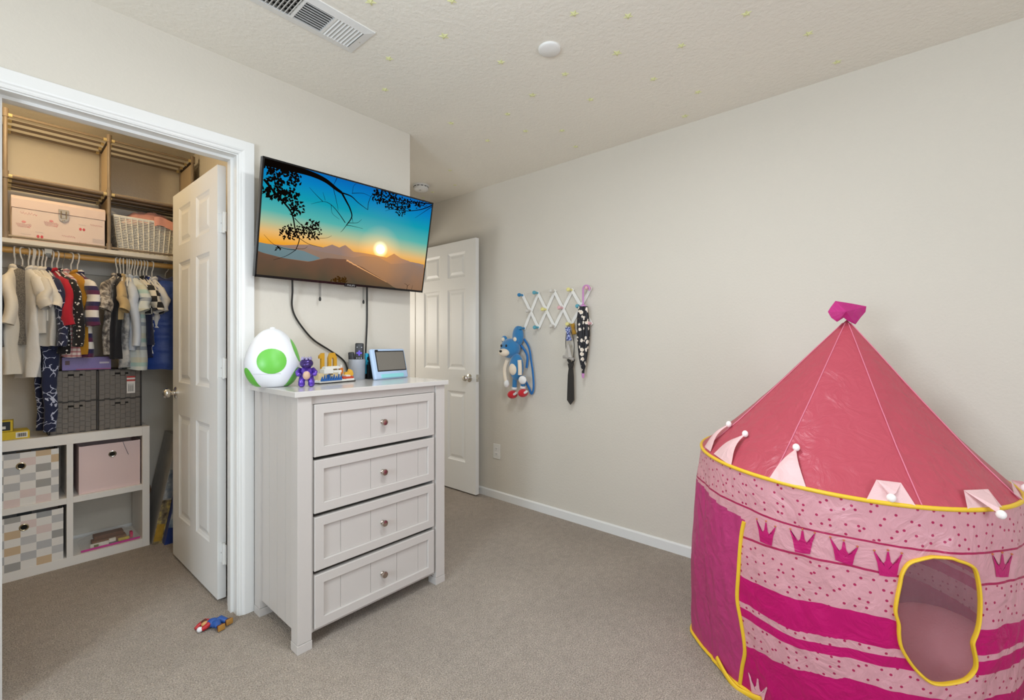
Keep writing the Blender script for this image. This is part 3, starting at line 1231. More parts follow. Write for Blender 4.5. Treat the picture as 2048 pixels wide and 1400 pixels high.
h2 = bL / 2
bricks('base_brick', [('black', -h2, h2, -.035, .03, 0, .004), ('white', -h2 + .002, -.02, -.036, .028, .004, .012), ('white', -.02, .05, -.035, .028, .004, .011), ('white', .05, h2 - .004, -.030, .028, .004, .012),
                      ('red', .035, h2 - .006, -.028, .02, .012, .019), ('white', .055, h2 - .02, -.022, .01, .019, .024)])
wv = MB()
for k in range(9):
    x = -h2 + .012 + k * .0125
    if x > .04:
        break
    wv.prism([(x - .007, .010), (x + .007, .010), (x + .003, .026 + .006 * (k % 2)), (x - .002, .018)], .006, Matrix.Translation((0, -.034, 0)) @ Matrix.Rotation(PI / 2, 4, 'X'))
wv.build('wave_piece', MBk['blue'], BR)
bricks('wall_brick', [('tan', -h2 + .012, -.035, -.012, .015, .012, .034), ('white', -.060, -.012, -.015, .018, .034, .050), ('tan', -.012, .030, -.014, .016, .011, .036), ('white', -.012, .034, -.016, .018, .036, .044),
                      ('white', -.052, .030, -.012, .014, .050, .058), ('blue', -.048, -.035, -.022, -.015, .014, .030), ('tan', -.030, -.018, -.024, -.016, .012, .028), ('white', .012, .024, -.022, -.014, .030, .040),
                      ('orange', .034, .050, -.006, .008, .030, .052), ('dark', .036, .046, -.004, .006, .012, .032), ('white', .038, .046, -.003, .005, .052, .062)])
sa = MB()
sa.prism([(.058, .020), (.105, .020), (.110, .026), (.104, .040), (.088, .046), (.080, .034), (.064, .036)], .012, Matrix.Translation((0, .006, 0)) @ Matrix.Rotation(PI / 2, 4, 'X'))
sa.build('yellow_wing', MBk['yellow'], BR)


def numeral(mb, poly_outer, hole=None):
    pass


g10 = MB()
Mn = Matrix.Translation((-.020, .026, .008)) @ Matrix.Rotation(PI / 2, 4, 'X')
g10.prism([(-.040, 0), (-.012, 0), (-.012, .012), (-.018, .012), (-.018, .100), (-.030, .100), (-.044, .090), (-.044, .080), (-.034, .080), (-.034, .012), (-.040, .012)], .012, Mn)
ou = [(.004, .020), (.014, 0), (.038, 0), (.050, .020), (.050, .082), (.038, .100), (.014, .100), (.004, .082)]
inn = [(.020, .028), (.023, .020), (.030, .020), (.034, .028), (.034, .074), (.030, .082), (.023, .082), (.020, .074)]
for i in range(8):
    j_ = (i + 1) % 8
    g10.prism([ou[i], ou[j_], inn[j_], inn[i]], .012, Mn)
g10.build('numeral_ten', MBk['gold'], BR)

# cup with remotes
pc = onTop(714, 2.155)
cup = MB()
cup.lathe([(.0, 0), (.038, 0), (.040, .004), (.0425, .104), (.0405, .104), (.038, .005), (0, .004)], 28)
g = NT('frosted_plastic')
g.b.inputs['Base Color'].default_value = lin('#dfe3ea')
g.b.inputs['Roughness'].default_value = .35
g.b.inputs['Transmission Weight'].default_value = .55
g.b.inputs['IOR'].default_value = 1.2
o = cup.build('cup', g.m, smooth=True)
o.location = pc
tag(o, 'frosted clear plastic cup holding two remote controls', 'cup')


def remote(name, loc, tilt, rz, wd, ln, label, keys):
    r_ = thing(name, label, 'remote', loc)
    r_.rotation_mode = 'QUATERNION'
    r_.rotation_quaternion = (Matrix.Rotation(rz, 3, 'Z') @ Matrix.Rotation(tilt[0], 3, 'X') @ Matrix.Rotation(tilt[1], 3, 'Y')).to_quaternion()
    MB().mm((-wd / 2, -.009, 0), (wd / 2, .009, ln), bevel=.006).build('body', mat('remote_black', '#1b1a1d', .35), r_, True, 60)
    if keys:
        mk = MB()
        for cx_, cz_ in ((0, 0), (-.009, 0), (.009, 0), (0, .009), (0, -.009)):
            mk.box((cx_, -.010, ln - .052 + cz_), (.009, .004, .009), bevel=.001)
        mk.build('direction_pad', mat('remote_purple', '#6a4fd0', .4), r_)
        kk = MB()
        for row, zz in enumerate((.022, .078, .090)):
            for cx_ in (-.011, 0, .011):
                if row == 0 and cx_ == 0:
                    continue
                kk.box((cx_, -.010, ln - zz), (.0055, .003, .004), bevel=.001)
        kk.build('buttons', mat('button_grey', '#c9c9d0', .4), r_)['kind'] = 'stuff'
    return r_


face = math.atan2(pc.y, pc.x) - PI / 2
remote('remote_control', pc + Vector((.006, -.004, .009)), (-.06, .03), face, .042, .178, 'black remote with purple direction pad standing in the frosted cup', True)
remote('remote_control', pc + Vector((-.016, .014, .009)), (.02, -.06), face, .030, .132, 'shorter plain black remote leaning in the frosted cup', False)

# game console in dock
pk = onTop(733, 2.150)
gcs = 1.22
gc = thing('game_console', 'black docked game console with turquoise side controller beside the tablet', 'game console', pk, (0, 0, math.radians(0)))
gc.scale = (.55, .9, 1.22)
MB().mm((-.012, -.027, 0), (.140, .027, .060), bevel=.003).build('dock', mat('console_black', '#17171a', .35), gc)
MB().mm((.012, -.007, .012), (.130, .007, .108), bevel=.003).build('tablet_body', mat('console_black', '#17171a', .35), gc)
jc = MB().mm((-.014, -.012, .020), (.012, .012, .110), bevel=.0055).build('controller', mat('controller_turquoise', '#1fa9cb', .4), gc, True, 60)
jb = MB()
jb.lathe([(0, 0), (.007, 0), (.006, .007), (.008, .009), (0, .011)], 14, Matrix.Translation((0, -.012, .088)) @ Matrix.Rotation(PI / 2, 4, 'X'))
for dx, dz in ((0, .007), (0, -.007), (-.007, 0), (.007, 0)):
    jb.lathe([(0, 0), (.003, 0), (.003, .003), (0, .003)], 10, Matrix.Translation((dx, -.012, .062 + dz)) @ Matrix.Rotation(PI / 2, 4, 'X'))
jb.build('stick_and_buttons', mat('console_black', '#17171a', .35), jc, True)

# tablet in kids case
ptb = (onTop(749, 2.03) + onTop(815, 2.07)) / 2
dv = onTop(815, 2.07) - onTop(749, 2.03)
tb = thing('tablet', 'tablet in a pale blue foam kids case propped up on the dresser', 'tablet', ptb)
tb.rotation_mode = 'QUATERNION'
tb.rotation_quaternion = (Matrix.Rotation(math.atan2(dv.y, dv.x), 3, 'Z') @ Matrix.Rotation(math.radians(-13), 3, 'X')).to_quaternion()
tw = dv.length / 2
th_ = .160
MB().mm((-tw, -.010, 0), (tw, .014, th_), bevel=.010).build('foam_case', mat('case_pale_blue', '#b4cbe8', .55), tb, True, 60)
MB().mm((-tw + .021, -.0115, .040), (tw - .010, -.009, th_ - .012), bevel=.001).build('screen_border', mat('tablet_black', '#101012', .25), tb)
MB().mm((-tw + .026, -.0122, .046), (tw - .015, -.011, th_ - .018)).build('screen', mat('tablet_screen_off', '#77726a', .12), tb)
MB().mm((-tw + .040, -.0125, .006), (tw - .036, -.009, .026), bevel=.002).build('handle', mat('case_mint', '#8fd6da', .5), tb)
MB().mm((-tw + .022, -.013, th_ - .016), (-tw + .042, -.010, th_ - .006), bevel=.002).build('camera_bump', mat('tablet_black', '#101012', .25), tb)

# ================================================================ CLOSET: SHELF, ROD, RACK
M_SHELF = mat('closet_shelf_paint', '#dcd6ca', .5)
M_ROD = mat('wooden_rod', '#d3a45c', .4, var=(30, .12))
SHZ = 1.730
SHY = 3.405
sh = MB().mm((CLX + .002, SHY, SHZ - .023), (CRX - .002, CBY - .001, SHZ), bevel=.002).build('closet_shelf', M_SHELF)
tag(sh, 'long painted shelf above the clothes rod in the closet', 'shelf')
cl = MB().mm((CLX + .002, CBY - .020, SHZ - .115), (CRX - .002, CBY - .001, SHZ - .0235)).build('shelf_cleat', M_SHELF)
tag(cl, 'painted support board under the closet shelf on the back wall', 'board')
RY, RZ, RR = 3.475, 1.6800, .0155
rod = MB().tube([(CLX + .002, RY, RZ), (CRX - .002, RY, RZ)], RR, 16).build('clothes_rod', M_ROD, smooth=True)
tag(rod, 'round honey coloured wooden clothes rod under the closet shelf', 'rod')
bx_ = atY(96, 505, RY).x
br = thing('rod_bracket', 'pale metal bracket holding the wooden rod under the shelf', 'bracket', (bx_, RY, RZ))
MB().mm((-.014, -.026, .017), (.014, -.020, .022 + .0)).mm((-.014, -.024, -.006), (.014, -.0175, .0195)).build('plate', mat('bracket_cream', '#d9d3c2', .4), br)
cp = MB()
pts = [(-.0, -.0215 * math.cos(a), -.0215 * math.sin(a)) for a in [PI * k / 10 for k in range(11)]]
cp.tube(pts, .004, 8, flat=(1, 1))
for dx in (-.008, -.004, .004, .008):
    cp.tube([(dx, p_[1], p_[2]) for p_ in pts], .004, 8)
cp.build('cup', mat('bracket_grey', '#9aa0a6', .4, .4), br, True)

M_POST = mat('rack_grey_brown_tube', '#8b7b69', .4)
M_PANEL = mat('rack_fabric_beige', '#c7b394', .8, bump=(400, .2, .001))
RKY0, RKY1 = 3.425, 3.700
rk = thing('tube_rack', 'grey brown tube storage rack with two tiers standing on the closet shelf', 'rack', (.45, RKY0, SHZ))
o_ = Vector((.45, RKY0, SHZ))
px_ = [.052, .446, .846]
lv = [0.014, .318, .625]


def rl_(x, y, z):
    return (x - .45, y - RKY0, z)


for x in px_:
    for y in (RKY0, RKY1):
        p_ = MB().tube([rl_(x, y, 0), rl_(x, y, .655)], .0085, 10).build('post', M_POST, rk, True)
        for z in lv:
            MB().tube([rl_(x, y, max(.0005, z - .014)), rl_(x, y, z + .022 + (.006 if z > .5 else 0))], .0125, 10).build('connector', M_POST, p_, True)
    for z in lv:
        MB().tube([rl_(x, RKY0 + .008, z), rl_(x, RKY1 - .008, z)], .007, 8).build('cross_bar', mat('rack_dark_bar', '#3a2f27', .5), rk, True)
    if x > .3:
        MB().mm(rl_(x - .0012, RKY0 + .010, lv[1] + .02), rl_(x + .0012, RKY1 - .010, lv[2] - .012)).build('side_panel', M_PANEL, rk)
        MB().mm(rl_(x - .0012, RKY0 + .010, lv[0] + .02), rl_(x + .0012, RKY1 - .010, lv[1] - .012)).build('side_panel', M_PANEL, rk)
for x0, x1 in zip(px_, px_[1:]):
    for z in lv[1:]:
        for k in range(4):
            y = RKY0 + (RKY1 - RKY0) * k / 3
            b_ = MB().tube([rl_(x0 + .012, y, z), rl_(x1 - .012, y, z)], .0075, 8).build('shelf_bar', M_POST, rk, True)
            for xx, s in ((x0, 1), (x1, -1)):
                MB().tube([rl_(xx + s * .010, y, z - .002), rl_(xx + s * .024, y, z - .002)], .0092, 8).build('end_clip', mat('rack_clip_cream', '#d8c38c', .5), b_, True)
    MB().tube([rl_(x0 + .010, RKY0, lv[0]), rl_(x1 - .010, RKY0, lv[0])], .0065, 8).build('base_bar', M_POST, rk, True)
    MB().mm(rl_(x0 + .012, RKY0 + .004, lv[1] + .0085), rl_(x1 - .012, RKY1 - .004, lv[1] + .0100)).build('shelf_sheet', M_PANEL, rk)

# pink keepsake box
M_PINK = mat('pale_pink_paper', '#e9d6cd', .6, var=(14, .03))
M_PINKP = mat('print_pink', '#dd8f92', .6)
M_GREYP = mat('print_grey', '#b5b3b8', .6)
M_REDP = mat('print_red', '#cf4f58', .6)
kx0, kx1, kz0, kz1 = .074, .430, SHZ + .0005, 1.968
kb = thing('keepsake_box', 'pale pink printed keepsake box with metal latch on the closet shelf', 'box', (kx0, 3.440, SHZ + .0005))
kw = kx1 - kx0
MB().mm((0, 0, 0), (kw, .235, .165), bevel=.002).build('body', M_PINK, kb)
ld = MB()
yy = [(-.003, .166), (-.003, .212), (.010, .228), (.030, .234), (.235, .234), (.238, .166)]
a_ = [ld.bm.verts.new((-.002, y, z)) for y, z in yy]
b_ = [ld.bm.verts.new((kw + .002, y, z)) for y, z in yy]
for i in range(6):
    ld.bm.faces.new((a_[i], a_[(i + 1) % 6], b_[(i + 1) % 6], b_[i]))
ld.bm.faces.new(a_)
ld.bm.faces.new(list(reversed(b_)))
ld.build('lid', mat('pale_pink_lid', '#e8d2c9', .6), kb)
la = MB()
la.box((kw * .53, -.0055, .178), (.040, .004, .022), bevel=.001)
la.prism([(-.021, 0), (.021, 0), (.018, -.026), (0, -.040), (-.018, -.026)], .0035, Matrix.Translation((kw * .53, -.003, .160)) @ Matrix.Rotation(PI / 2, 4, 'X'))
la.tube([(kw * .53 - .010, -.009, .180), (kw * .53 - .010, -.010, .142), (kw * .53 + .010, -.010, .142), (kw * .53 + .010, -.009, .180)], .0025, 8)
la.lathe([(0, 0), (.006, 0), (.005, .004), (0, .005)], 10, Matrix.Translation((kw * .53, -.006, .130)) @ Matrix.Rotation(PI / 2, 4, 'X'))
la.build('latch', mat('latch_nickel', '#b3a899', .3, .9), kb)
rp = random.Random(11)


def scribble(mb, x, z, w, h, n, r=.0011):
    pts_ = []
    for k in range(n * 4 + 1):
        t = k / (n * 4)
        pts_.append((x + w * (t - .5), -.0004, z + h * .5 * math.sin(t * n * 2 * PI) * (1 if k % 3 else .5) + rp.uniform(-.1, .1) * h))
    mb.tube(catmull(pts_, 3), r, 4, flat=(1, .3))


pr = MB()
for x, z, w, h, n in ((.058, .142, .060, .012, 6), (.140, .112, .050, .010, 6), (.208, .050, .052, .010, 6), (.262, .022, .040, .010, 5), (.320, .130, .050, .008, 6)):
    scribble(pr, x, z, w, h, n)
for x, z in ((.042, .075), (.142, .098)):
    for k in range(3):
        scribble(pr, x, z - k * .007 + .010, .056 - k * .006, .006, 8)
    pr.ball((x, -.0004, z + .022), (.008, .0006, .006), 8)
pr.build('pink_print', M_PINKP, kb)['kind'] = 'stuff'
pr = MB()
for x, z in ((.100, .030), (.262, .098)):
    for dx in (-.007, .007):
        pr.ball((x + dx, -.0004, z), (.0055, .0007, .008), 8)
pr.build('red_print', M_REDP, kb)['kind'] = 'stuff'
pr = MB()
for k in range(3):
    scribble(pr, .328, .052 - k * .008, .046, .006, 7, .001)
scribble(pr, .098, .052, .030, .004, 3, .0008)
scribble(pr, .262, .122, .030, .004, 3, .0008)
scribble(pr, .050, .034, .036, .004, 7, .0008)
pr.build('grey_print', M_GREYP, kb)['kind'] = 'stuff'

# white wicker basket with pink clothes
bk0, bk1, bkb0, bkb1 = .466, .818, .492, .792
bk = thing('wicker_basket', 'white plastic wicker basket of folded pink clothes on the closet shelf', 'basket', (.642, 3.440, SHZ + .0005))
M_BK = mat('white_wicker', '#f6f3ea', .45)
BHt, BD = .205, .225


def bpt(u, z, face):
    t = z / BHt
    hx = (.150 + .026 * t)
    if face == 'f':
        return Vector((-hx + 2 * hx * u, .012 * (1 - t), z))
    if face == 'b':
        return Vector((-hx + 2 * hx * u, BD - .012 * (1 - t), z))
    y0, y1 = .012 * (1 - t), BD - .012 * (1 - t)
    return Vector((-hx if face == 'l' else hx, y0 + (y1 - y0) * u, z))


wk = MB()
wk2 = MB()
for face, n in (('f', 13), ('l', 9), ('r', 9), ('b', 13)):
    for k in range(n + 1):
        u = k / n
        wk.tube([bpt(u, .004, face), bpt(u, BHt, face)], .0080, 6, flat=(1, .35))
    for q in range(21):
        z = .008 + (BHt - .016) * q / 20
        wk2.tube([bpt(0, z, face), bpt(1, z, face)], .0031, 5)
a = wk.build('stakes', M_BK, bk)
a['kind'] = 'stuff'
a = wk2.build('weave_strands', M_BK, bk)
a['kind'] = 'stuff'
rm = MB()
rm.tube([bpt(0, BHt, 'f'), bpt(1, BHt, 'f'), bpt(1, BHt, 'b'), bpt(0, BHt, 'b')], .0065, 8, closed=True)
rm.build('rim', M_BK, bk)
MB().mm((-.146, .018, 0), (.146, BD - .018, .004)).build('bottom', M_BK, bk)
M_SALMON = mat('salmon_cloth', '#dfa092', .85, sheen=.3, bump=(350, .15, .001))


def cloth_heap(name, M, rx, ry, h, seed, m, parent):
    mb = MB()
    N = 36
    grid = []
    for i in range(N + 1):
        row = []
        for j in range(N + 1):
            u, v = i / N * 2 - 1, j / N * 2 - 1
            r = min(1, math.sqrt(u * u + v * v) / 1.15)
            z = h * (1 - r ** 2.2) + .018 * noise.noise(Vector((u * 3 + seed, v * 3, 1))) + .010 * abs(noise.noise(Vector((u * 7, v * 6 + seed, 2))))
            row.append(mb.bm.verts.new((u * rx, v * ry, z)))
        grid.append(row)
    for i in range(N):
        for j in range(N):
            mb.bm.faces.new((grid[i][j], grid[i + 1][j], grid[i + 1][j + 1], grid[i][j + 1]))
    mb.xform(M)
    return mb.build(name, m, parent, True, sharp=None)


pk_ = cloth_heap('pink_clothes', Matrix.Translation((0, 0, 0)), .150, .095, .105, 4.2, M_SALMON, None)
pk_.location = (.652, 3.440 + .113, SHZ + .170)
tag(pk_, 'crumpled salmon pink clothes heaped in the white basket', 'clothes')
fd = MB()
for i in range(13):
    for j in range(9):
        u, v = i / 12, j / 8
        fd.bm.verts.new((u * .10 - .02, -.012 * v - .004 * math.sin(u * 9), -.055 * v + .010 * math.sin(u * 5)))
fd.bm.verts.ensure_lookup_table()
for i in range(12):
    for j in range(8):
        a = i * 9 + j
        fd.bm.faces.new([fd.bm.verts[q] for q in (a, a + 1, a + 10, a + 9)])
fdo = fd.build('draped_hem', M_SALMON, pk_, True, sharp=None)
fdo.location = (.020, -.119, .060)

# ================================================================ CUBE UNIT AND ITS BINS
M_CUBE = mat('white_laminate', '#f0ebe4', .4)
KX0, KX1, KY0, KY1, KH = -.053, .627, 3.412, 3.708, .710
ku = thing('cube_shelf', 'white laminate four cube shelf unit on the closet floor', 'shelf', (KX0, KY0, 0))
kW, kD = KX1 - KX0, KY1 - KY0
for nm, a, b in (('side_panel', (0, 0, 0), (.034, kD, KH)), ('side_panel', (kW - .034, 0, 0), (kW, kD, KH)), ('top_panel', (.034, 0, .657), (kW - .034, kD, KH)), ('bottom_panel', (.034, 0, 0), (kW - .034, kD, .048)),
                 ('divider', (.272 - KX0, .001, .048), (.298 - KX0, kD, .657)), ('middle_shelf', (.034, .001, .337), (.272 - KX0, kD, .369)), ('middle_shelf', (.298 - KX0, .001, .337), (kW - .034, kD, .369))):
    MB().mm(a, b, bevel=.001).build(nm, M_CUBE, ku)


def bin_mat():
    g = NT('bin_patchwork_print')
    v = g.coord('Object')
    s = g.sep(v)
    cw, ch = .056, .0405
    cu = g.math('FLOOR', g.math('DIVIDE', g.math('ADD', s[0], s[1]), cw))
    cv = g.math('FLOOR', g.math('DIVIDE', s[2], ch))
    par = g.math('MODULO', g.math('ADD', cu, g.math('ADD', cv, 200)), 2)
    cb = g.n('ShaderNodeCombineXYZ')
    g.l(cu, cb.inputs[0])
    g.l(cv, cb.inputs[1])
    oi = g.n('ShaderNodeObjectInfo')
    g.l(oi.outputs['Random'], cb.inputs[2])
    wn = g.n('ShaderNodeTexWhiteNoise', noise_dimensions='3D')
    g.l(cb.outputs[0], wn.inputs['Vector'])
    col = ramp(g, wn.outputs['Value'], [(0, '#b9b9ba'), (.24, '#8f9397'), (.42, '#d2b184'), (.60, '#c3c2c2'), (.76, '#e6cfca'), (.90, '#9a9894')], 'CONSTANT')
    nz = g.n('ShaderNodeTexNoise')
    nz.inputs['Scale'].default_value = 600
    g.l(v, nz.inputs['Vector'])
    col = g.mix(g.math('MULTIPLY', nz.outputs[0], .35), col, lin('#e9e4dc'))
    g.l(g.mix(par, lin('#efeae3'), col), g.b.inputs['Base Color'])
    g.b.inputs['Roughness'].default_value = .85
    g.bump(nz.outputs[0], .15, .001)
    return g.m


M_BIN = bin_mat()
M_PBIN = mat('pink_bin_fabric', '#ecd2cf', .8, bump=(500, .12, .001))
M_GROM = mat('grommet_brass', '#c9bb9c', .25, 1.0)


def fabric_bin(label, x0, x1, y0, z0, ht, m, gx, gz, rotz=0, grom=M_GROM):
    wd, dp = x1 - x0, .235
    b_ = thing('fabric_bin', label, 'storage bin', (x0, y0, z0), (0, 0, rotz))
    t = .004
    mb = MB()
    mb.mm((0, 0, 0), (wd, t, ht))
    mb.mm((0, dp - t, 0), (wd, dp, ht))
    mb.mm((0, t, 0), (t, dp - t, ht))
    mb.mm((wd - t, t, 0), (wd, dp - t, ht))
    mb.mm((t, t, 0), (wd - t, dp - t, t))
    mb.build('body', m, b_)
    gr = MB()
    P = [(gx + .0150 * math.cos(a), -.001, gz + .0150 * math.sin(a)) for a in [2 * PI * k / 24 for k in range(24)]]
    gr.tube(P, .0036, 8, closed=True)
    gr.build('grommet', grom, b_, True)
    MB().lathe([(0, 0), (.0135, 0), (.0135, .0012), (0, .0012)], 20, Matrix.Translation((gx, .0002, gz)) @ Matrix.Rotation(PI / 2, 4, 'X')).build('finger_hole', M_DARK, b_)
    return b_


fabric_bin('patchwork print fabric bin with grommet in the upper cube', -.010, .243, KY0 + .010, .3695, .272, M_BIN, atY(42, 932, KY0 + .01).x + .010, atY(42, 932, KY0 + .01).z - .3695)
fabric_bin('patchwork print fabric bin with grommet in the lower cube', -.008, .260, KY0 + .004, .0485, .272, M_BIN, atY(48, 1055, KY0).x + .008, atY(48, 1055, KY0).z - .0485)
pbn = fabric_bin('plain pale pink fabric bin with silver grommet in the cube unit', .322, .586, KY0 + .022, .3695, .262, M_PBIN, .140, .200, 0, mat('grommet_silver', '#d5d2cc', .15, 1.0))
rb = MB().tube(catmull([(.186, -.001, .264), (.192, -.002, .240), (.200, -.003, .215), (.210, -.004, .185)], 5), .0035, 6, flat=(1, .3)).build('grey_ribbon', mat('ribbon_grey', '#8d8a94', .8), pbn)

# zip bag with gingerbread pieces
zb = thing('zip_bag', 'clear zip bag of gingerbread pieces with pink seal lying in the cube', 'bag', (.330, KY0 + .020, .0485))
g = NT('clear_film')
g.b.inputs['Base Color'].default_value = lin('#e9e6e2')
g.b.inputs['Roughness'].default_value = .12
g.b.inputs['Alpha'].default_value = .12
fm = MB()
N = 22
for k, sg in ((0, 1),):
    gr_ = []
    for i in range(N + 1):
        row = []
        for j in range(N + 1):
            u, v = i / N, j / N
            z = .004 + .068 * math.sin(PI * u) ** .6 * math.sin(PI * min(1, v * 1.0)) ** .6 + .006 * noise.noise(Vector((u * 7, v * 7, 3)))
            row.append(fm.bm.verts.new((u * .250, v * .20, z)))
        gr_.append(row)
    for i in range(N):
        for j in range(N):
            fm.bm.faces.new((gr_[i][j], gr_[i + 1][j], gr_[i + 1][j + 1], gr_[i][j + 1]))
fm.build('film', g.m, zb, True, sharp=None)
MB().mm((0, -.004, .002), (.255, .000, .012)).build('zip_seal', mat('zip_pink', '#d0479a', .4), zb)
for nm, c_, a, b in (('gingerbread', '#7d4a1e', (.05, .04, .004), (.20, .10, .030)), ('gingerbread', '#6e3f18', (.06, .06, .031), (.19, .12, .052)), ('candy_box', '#e7e2d4', (.04, .02, .004), (.12, .035, .024)), ('candy_box', '#e7e2d4', (.12, .022, .012), (.15, .035, .032)),
                     ('candy', '#6f7a2a', (.055, .016, .008), (.075, .0195, .020)), ('candy', '#c9b23a', (.16, .02, .006), (.21, .04, .020)), ('candy', '#d8456f', (.215, .03, .006), (.228, .06, .040))):
    MB().mm(a, b, bevel=.003).build(nm, mat('zip_' + c_, c_, .6, var=(60, .2)), zb)

# grey woven four drawer organiser
UX0, UX1, UY0, UZ0, UZ1 = .204, .598, 3.452, KH + .0005, 1.052
M_WEAVE = mat('grey_woven_strap', '#7d766f', .75, bump=(500, .25, .0015))
M_UF = mat('organiser_dark_frame', '#3c3733', .6)
un = thing('woven_organiser', 'grey woven strap organiser with four pull out bins on the cube unit', 'organiser', (UX0, UY0, UZ0))
uw, uh, ud = UX1 - UX0, UZ1 - UZ0, .235
MB().mm((0, .004, 0), (.006, ud, uh)).mm((uw - .006, .004, 0), (uw, ud, uh)).mm((uw / 2 - .004, .004, 0), (uw / 2 + .004, ud, uh)).mm((0, .004, uh - .007), (uw, ud, uh)).mm((0, .004, 0), (uw, ud, .004)).mm((0, .004, uh / 2 - .003), (uw, ud, uh / 2 + .003)).mm((0, ud - .004, 0), (uw, ud, uh)).build('frame', M_UF, un)
for ci in range(2):
    for ri in range(2):
        x0 = .008 + ci * (uw / 2 - .002)
        x1 = x0 + uw / 2 - .014
        z0 = .005 + ri * (uh / 2)
        z1 = z0 + uh / 2 - .011
        d = MB().mm((x0, .004, z0), (x1, ud - .006, z1)).build('bin', M_WEAVE, un)
        nc, nr = 8, 6
        wv = MB()
        for i in range(nc):
            for j in range(nr):
                cx_ = x0 + (i + .5) * (x1 - x0) / nc
                cz_ = z0 + (j + .5) * (z1 - z0) / nr
                pro = .0045 if (i + j) % 2 else .0012
                wv.box((cx_, .004 - pro / 2, cz_ + (.004 if (i % 2) else -.004)), ((x1 - x0) / nc - .0022, pro + .002, (z1 - z0) / nr - .0024), bevel=.0006)
        w_ = wv.build('woven_front', M_WEAVE, d)
        w_['kind'] = 'stuff'
        MB().mm(((x0 + x1) / 2 - .036, -.0005, z1 - .032), ((x0 + x1) / 2 + .036, .003, z1 - .014), bevel=.003).build('grip_slot', M_DARK, d)
pt = atY(262, 752, UY0 - .012)
tg = thing('paper_tag', 'red and white paper tag hanging in front of the woven organiser', 'tag', (pt.x, UY0 - .010, pt.z))
MB().mm((-.019, -.0005, -.100), (.019, .0005, 0)).build('card', mat('tag_white', '#f0ebe4', .6), tg)
MB().mm((-.019, -.0010, -.010), (.019, -.0005, 0)).mm((-.019, -.0010, -.030), (.019, -.0005, -.020)).build('red_stripe', mat('tag_red', '#c23a34', .6), tg)
bc = MB()
for k in range(9):
    bc.mm((-.013 + k * .003, -.0010, -.090), (-.0117 + k * .003, -.0005, -.045 - .010 * (k % 2)))
bc.build('barcode', mat('tag_print', '#4a4540', .6), tg)

# purple box on the organiser
b0 = atY(124, 740, UY0 + .02)
b1 = atY(222, 740, UY0 + .02)
pbx = thing('purple_box', 'flat glittery purple box lying on the woven organiser', 'box', (b0.x, UY0 + .018, UZ1 + .0005))
MB().mm((0, 0, 0), (b1.x - b0.x, .18, .072), bevel=.001).build('carton', mat('purple_glitter', '#7c63a8', .35, var=(300, .35)), pbx)
MB().mm((.012, -.0008, .030), (.030, -.0001, .052)).build('printed_patch', mat('patch_brown', '#6b4a52', .5), pbx)
MB().mm((b1.x - b0.x - .050, -.0008, .034), (b1.x - b0.x - .008, -.0001, .044)).build('printed_strip', mat('strip_white', '#d9cfe0', .5), pbx)
MB().mm((.055, -.0008, .001), (b1.x - b0.x - .002, -.0001, .007)).build('pink_edge', mat('edge_pink', '#b0588a', .5), pbx)

# yellow boxes at the left end of the cube unit
yb = thing('yellow_box', 'flat yellow carton with barcode label on the cube unit', 'box', (.030, KY0 + .030, KH + .0005), (0, 0, math.radians(3)))
MB().mm((0, 0, 0), (.108, .12, .040), bevel=.001).build('carton', mat('carton_yellow', '#d9bb1e', .5), yb)
MB().mm((.058, -.0008, .006), (.100, -.0001, .034)).build('label', mat('label_white', '#e9e6de', .6), yb)
bc = MB()
for k in range(12):
    bc.mm((.064 + k * .0026, -.0014, .011), (.0652 + k * .0026 + .0006 * (k % 3), -.0008, .029))
bc.build('barcode', mat('tag_print', '#4a4540', .6), yb)
y2 = thing('yellow_gadget_box', 'small yellow box with dark picture window on the flat yellow carton', 'box', (.018, KY0 + .050, KH + .0412), (0, 0, math.radians(-4)))
MB().mm((0, 0, 0), (.060, .06, .056), bevel=.001).build('carton', mat('carton_yellow', '#d9bb1e', .5), y2)
MB().mm((.012, -.0008, .006), (.052, -.0001, .050)).build('picture', mat('picture_dark', '#20262c', .4), y2)
MB().mm((.024, -.0013, .014), (.036, -.0008, .028)).build('picture_mark', mat('label_white', '#e9e6de', .6), y2)


# board game boxes leaning by the door
def pic_mat(name, c0, c1, c2, sc):
    g = NT(name)
    v = g.coord('Object')
    nz = g.n('ShaderNodeTexNoise')
    nz.inputs['Scale'].default_value = sc
    nz.inputs['Detail'].default_value = 6
    g.l(v, nz.inputs['Vector'])
    g.l(ramp(g, nz.outputs[0], [(.30, c0), (.48, c1), (.60, c2)]), g.b.inputs['Base Color'])
    g.b.inputs['Roughness'].default_value = .45
    return g.m


def lean_box(name, label, x, y, wd, dp, ht, lean, m, bits):
    r_ = thing(name, label, 'game box', (x, y, 0), (0, math.radians(lean), 0))
    MB().mm((0, 0, 0), (wd, dp, ht), bevel=.001).build('carton', m, r_)
    for nm, mm_, a, b in bits:
        MB().mm(a, b).build(nm, mm_, r_)
    return r_


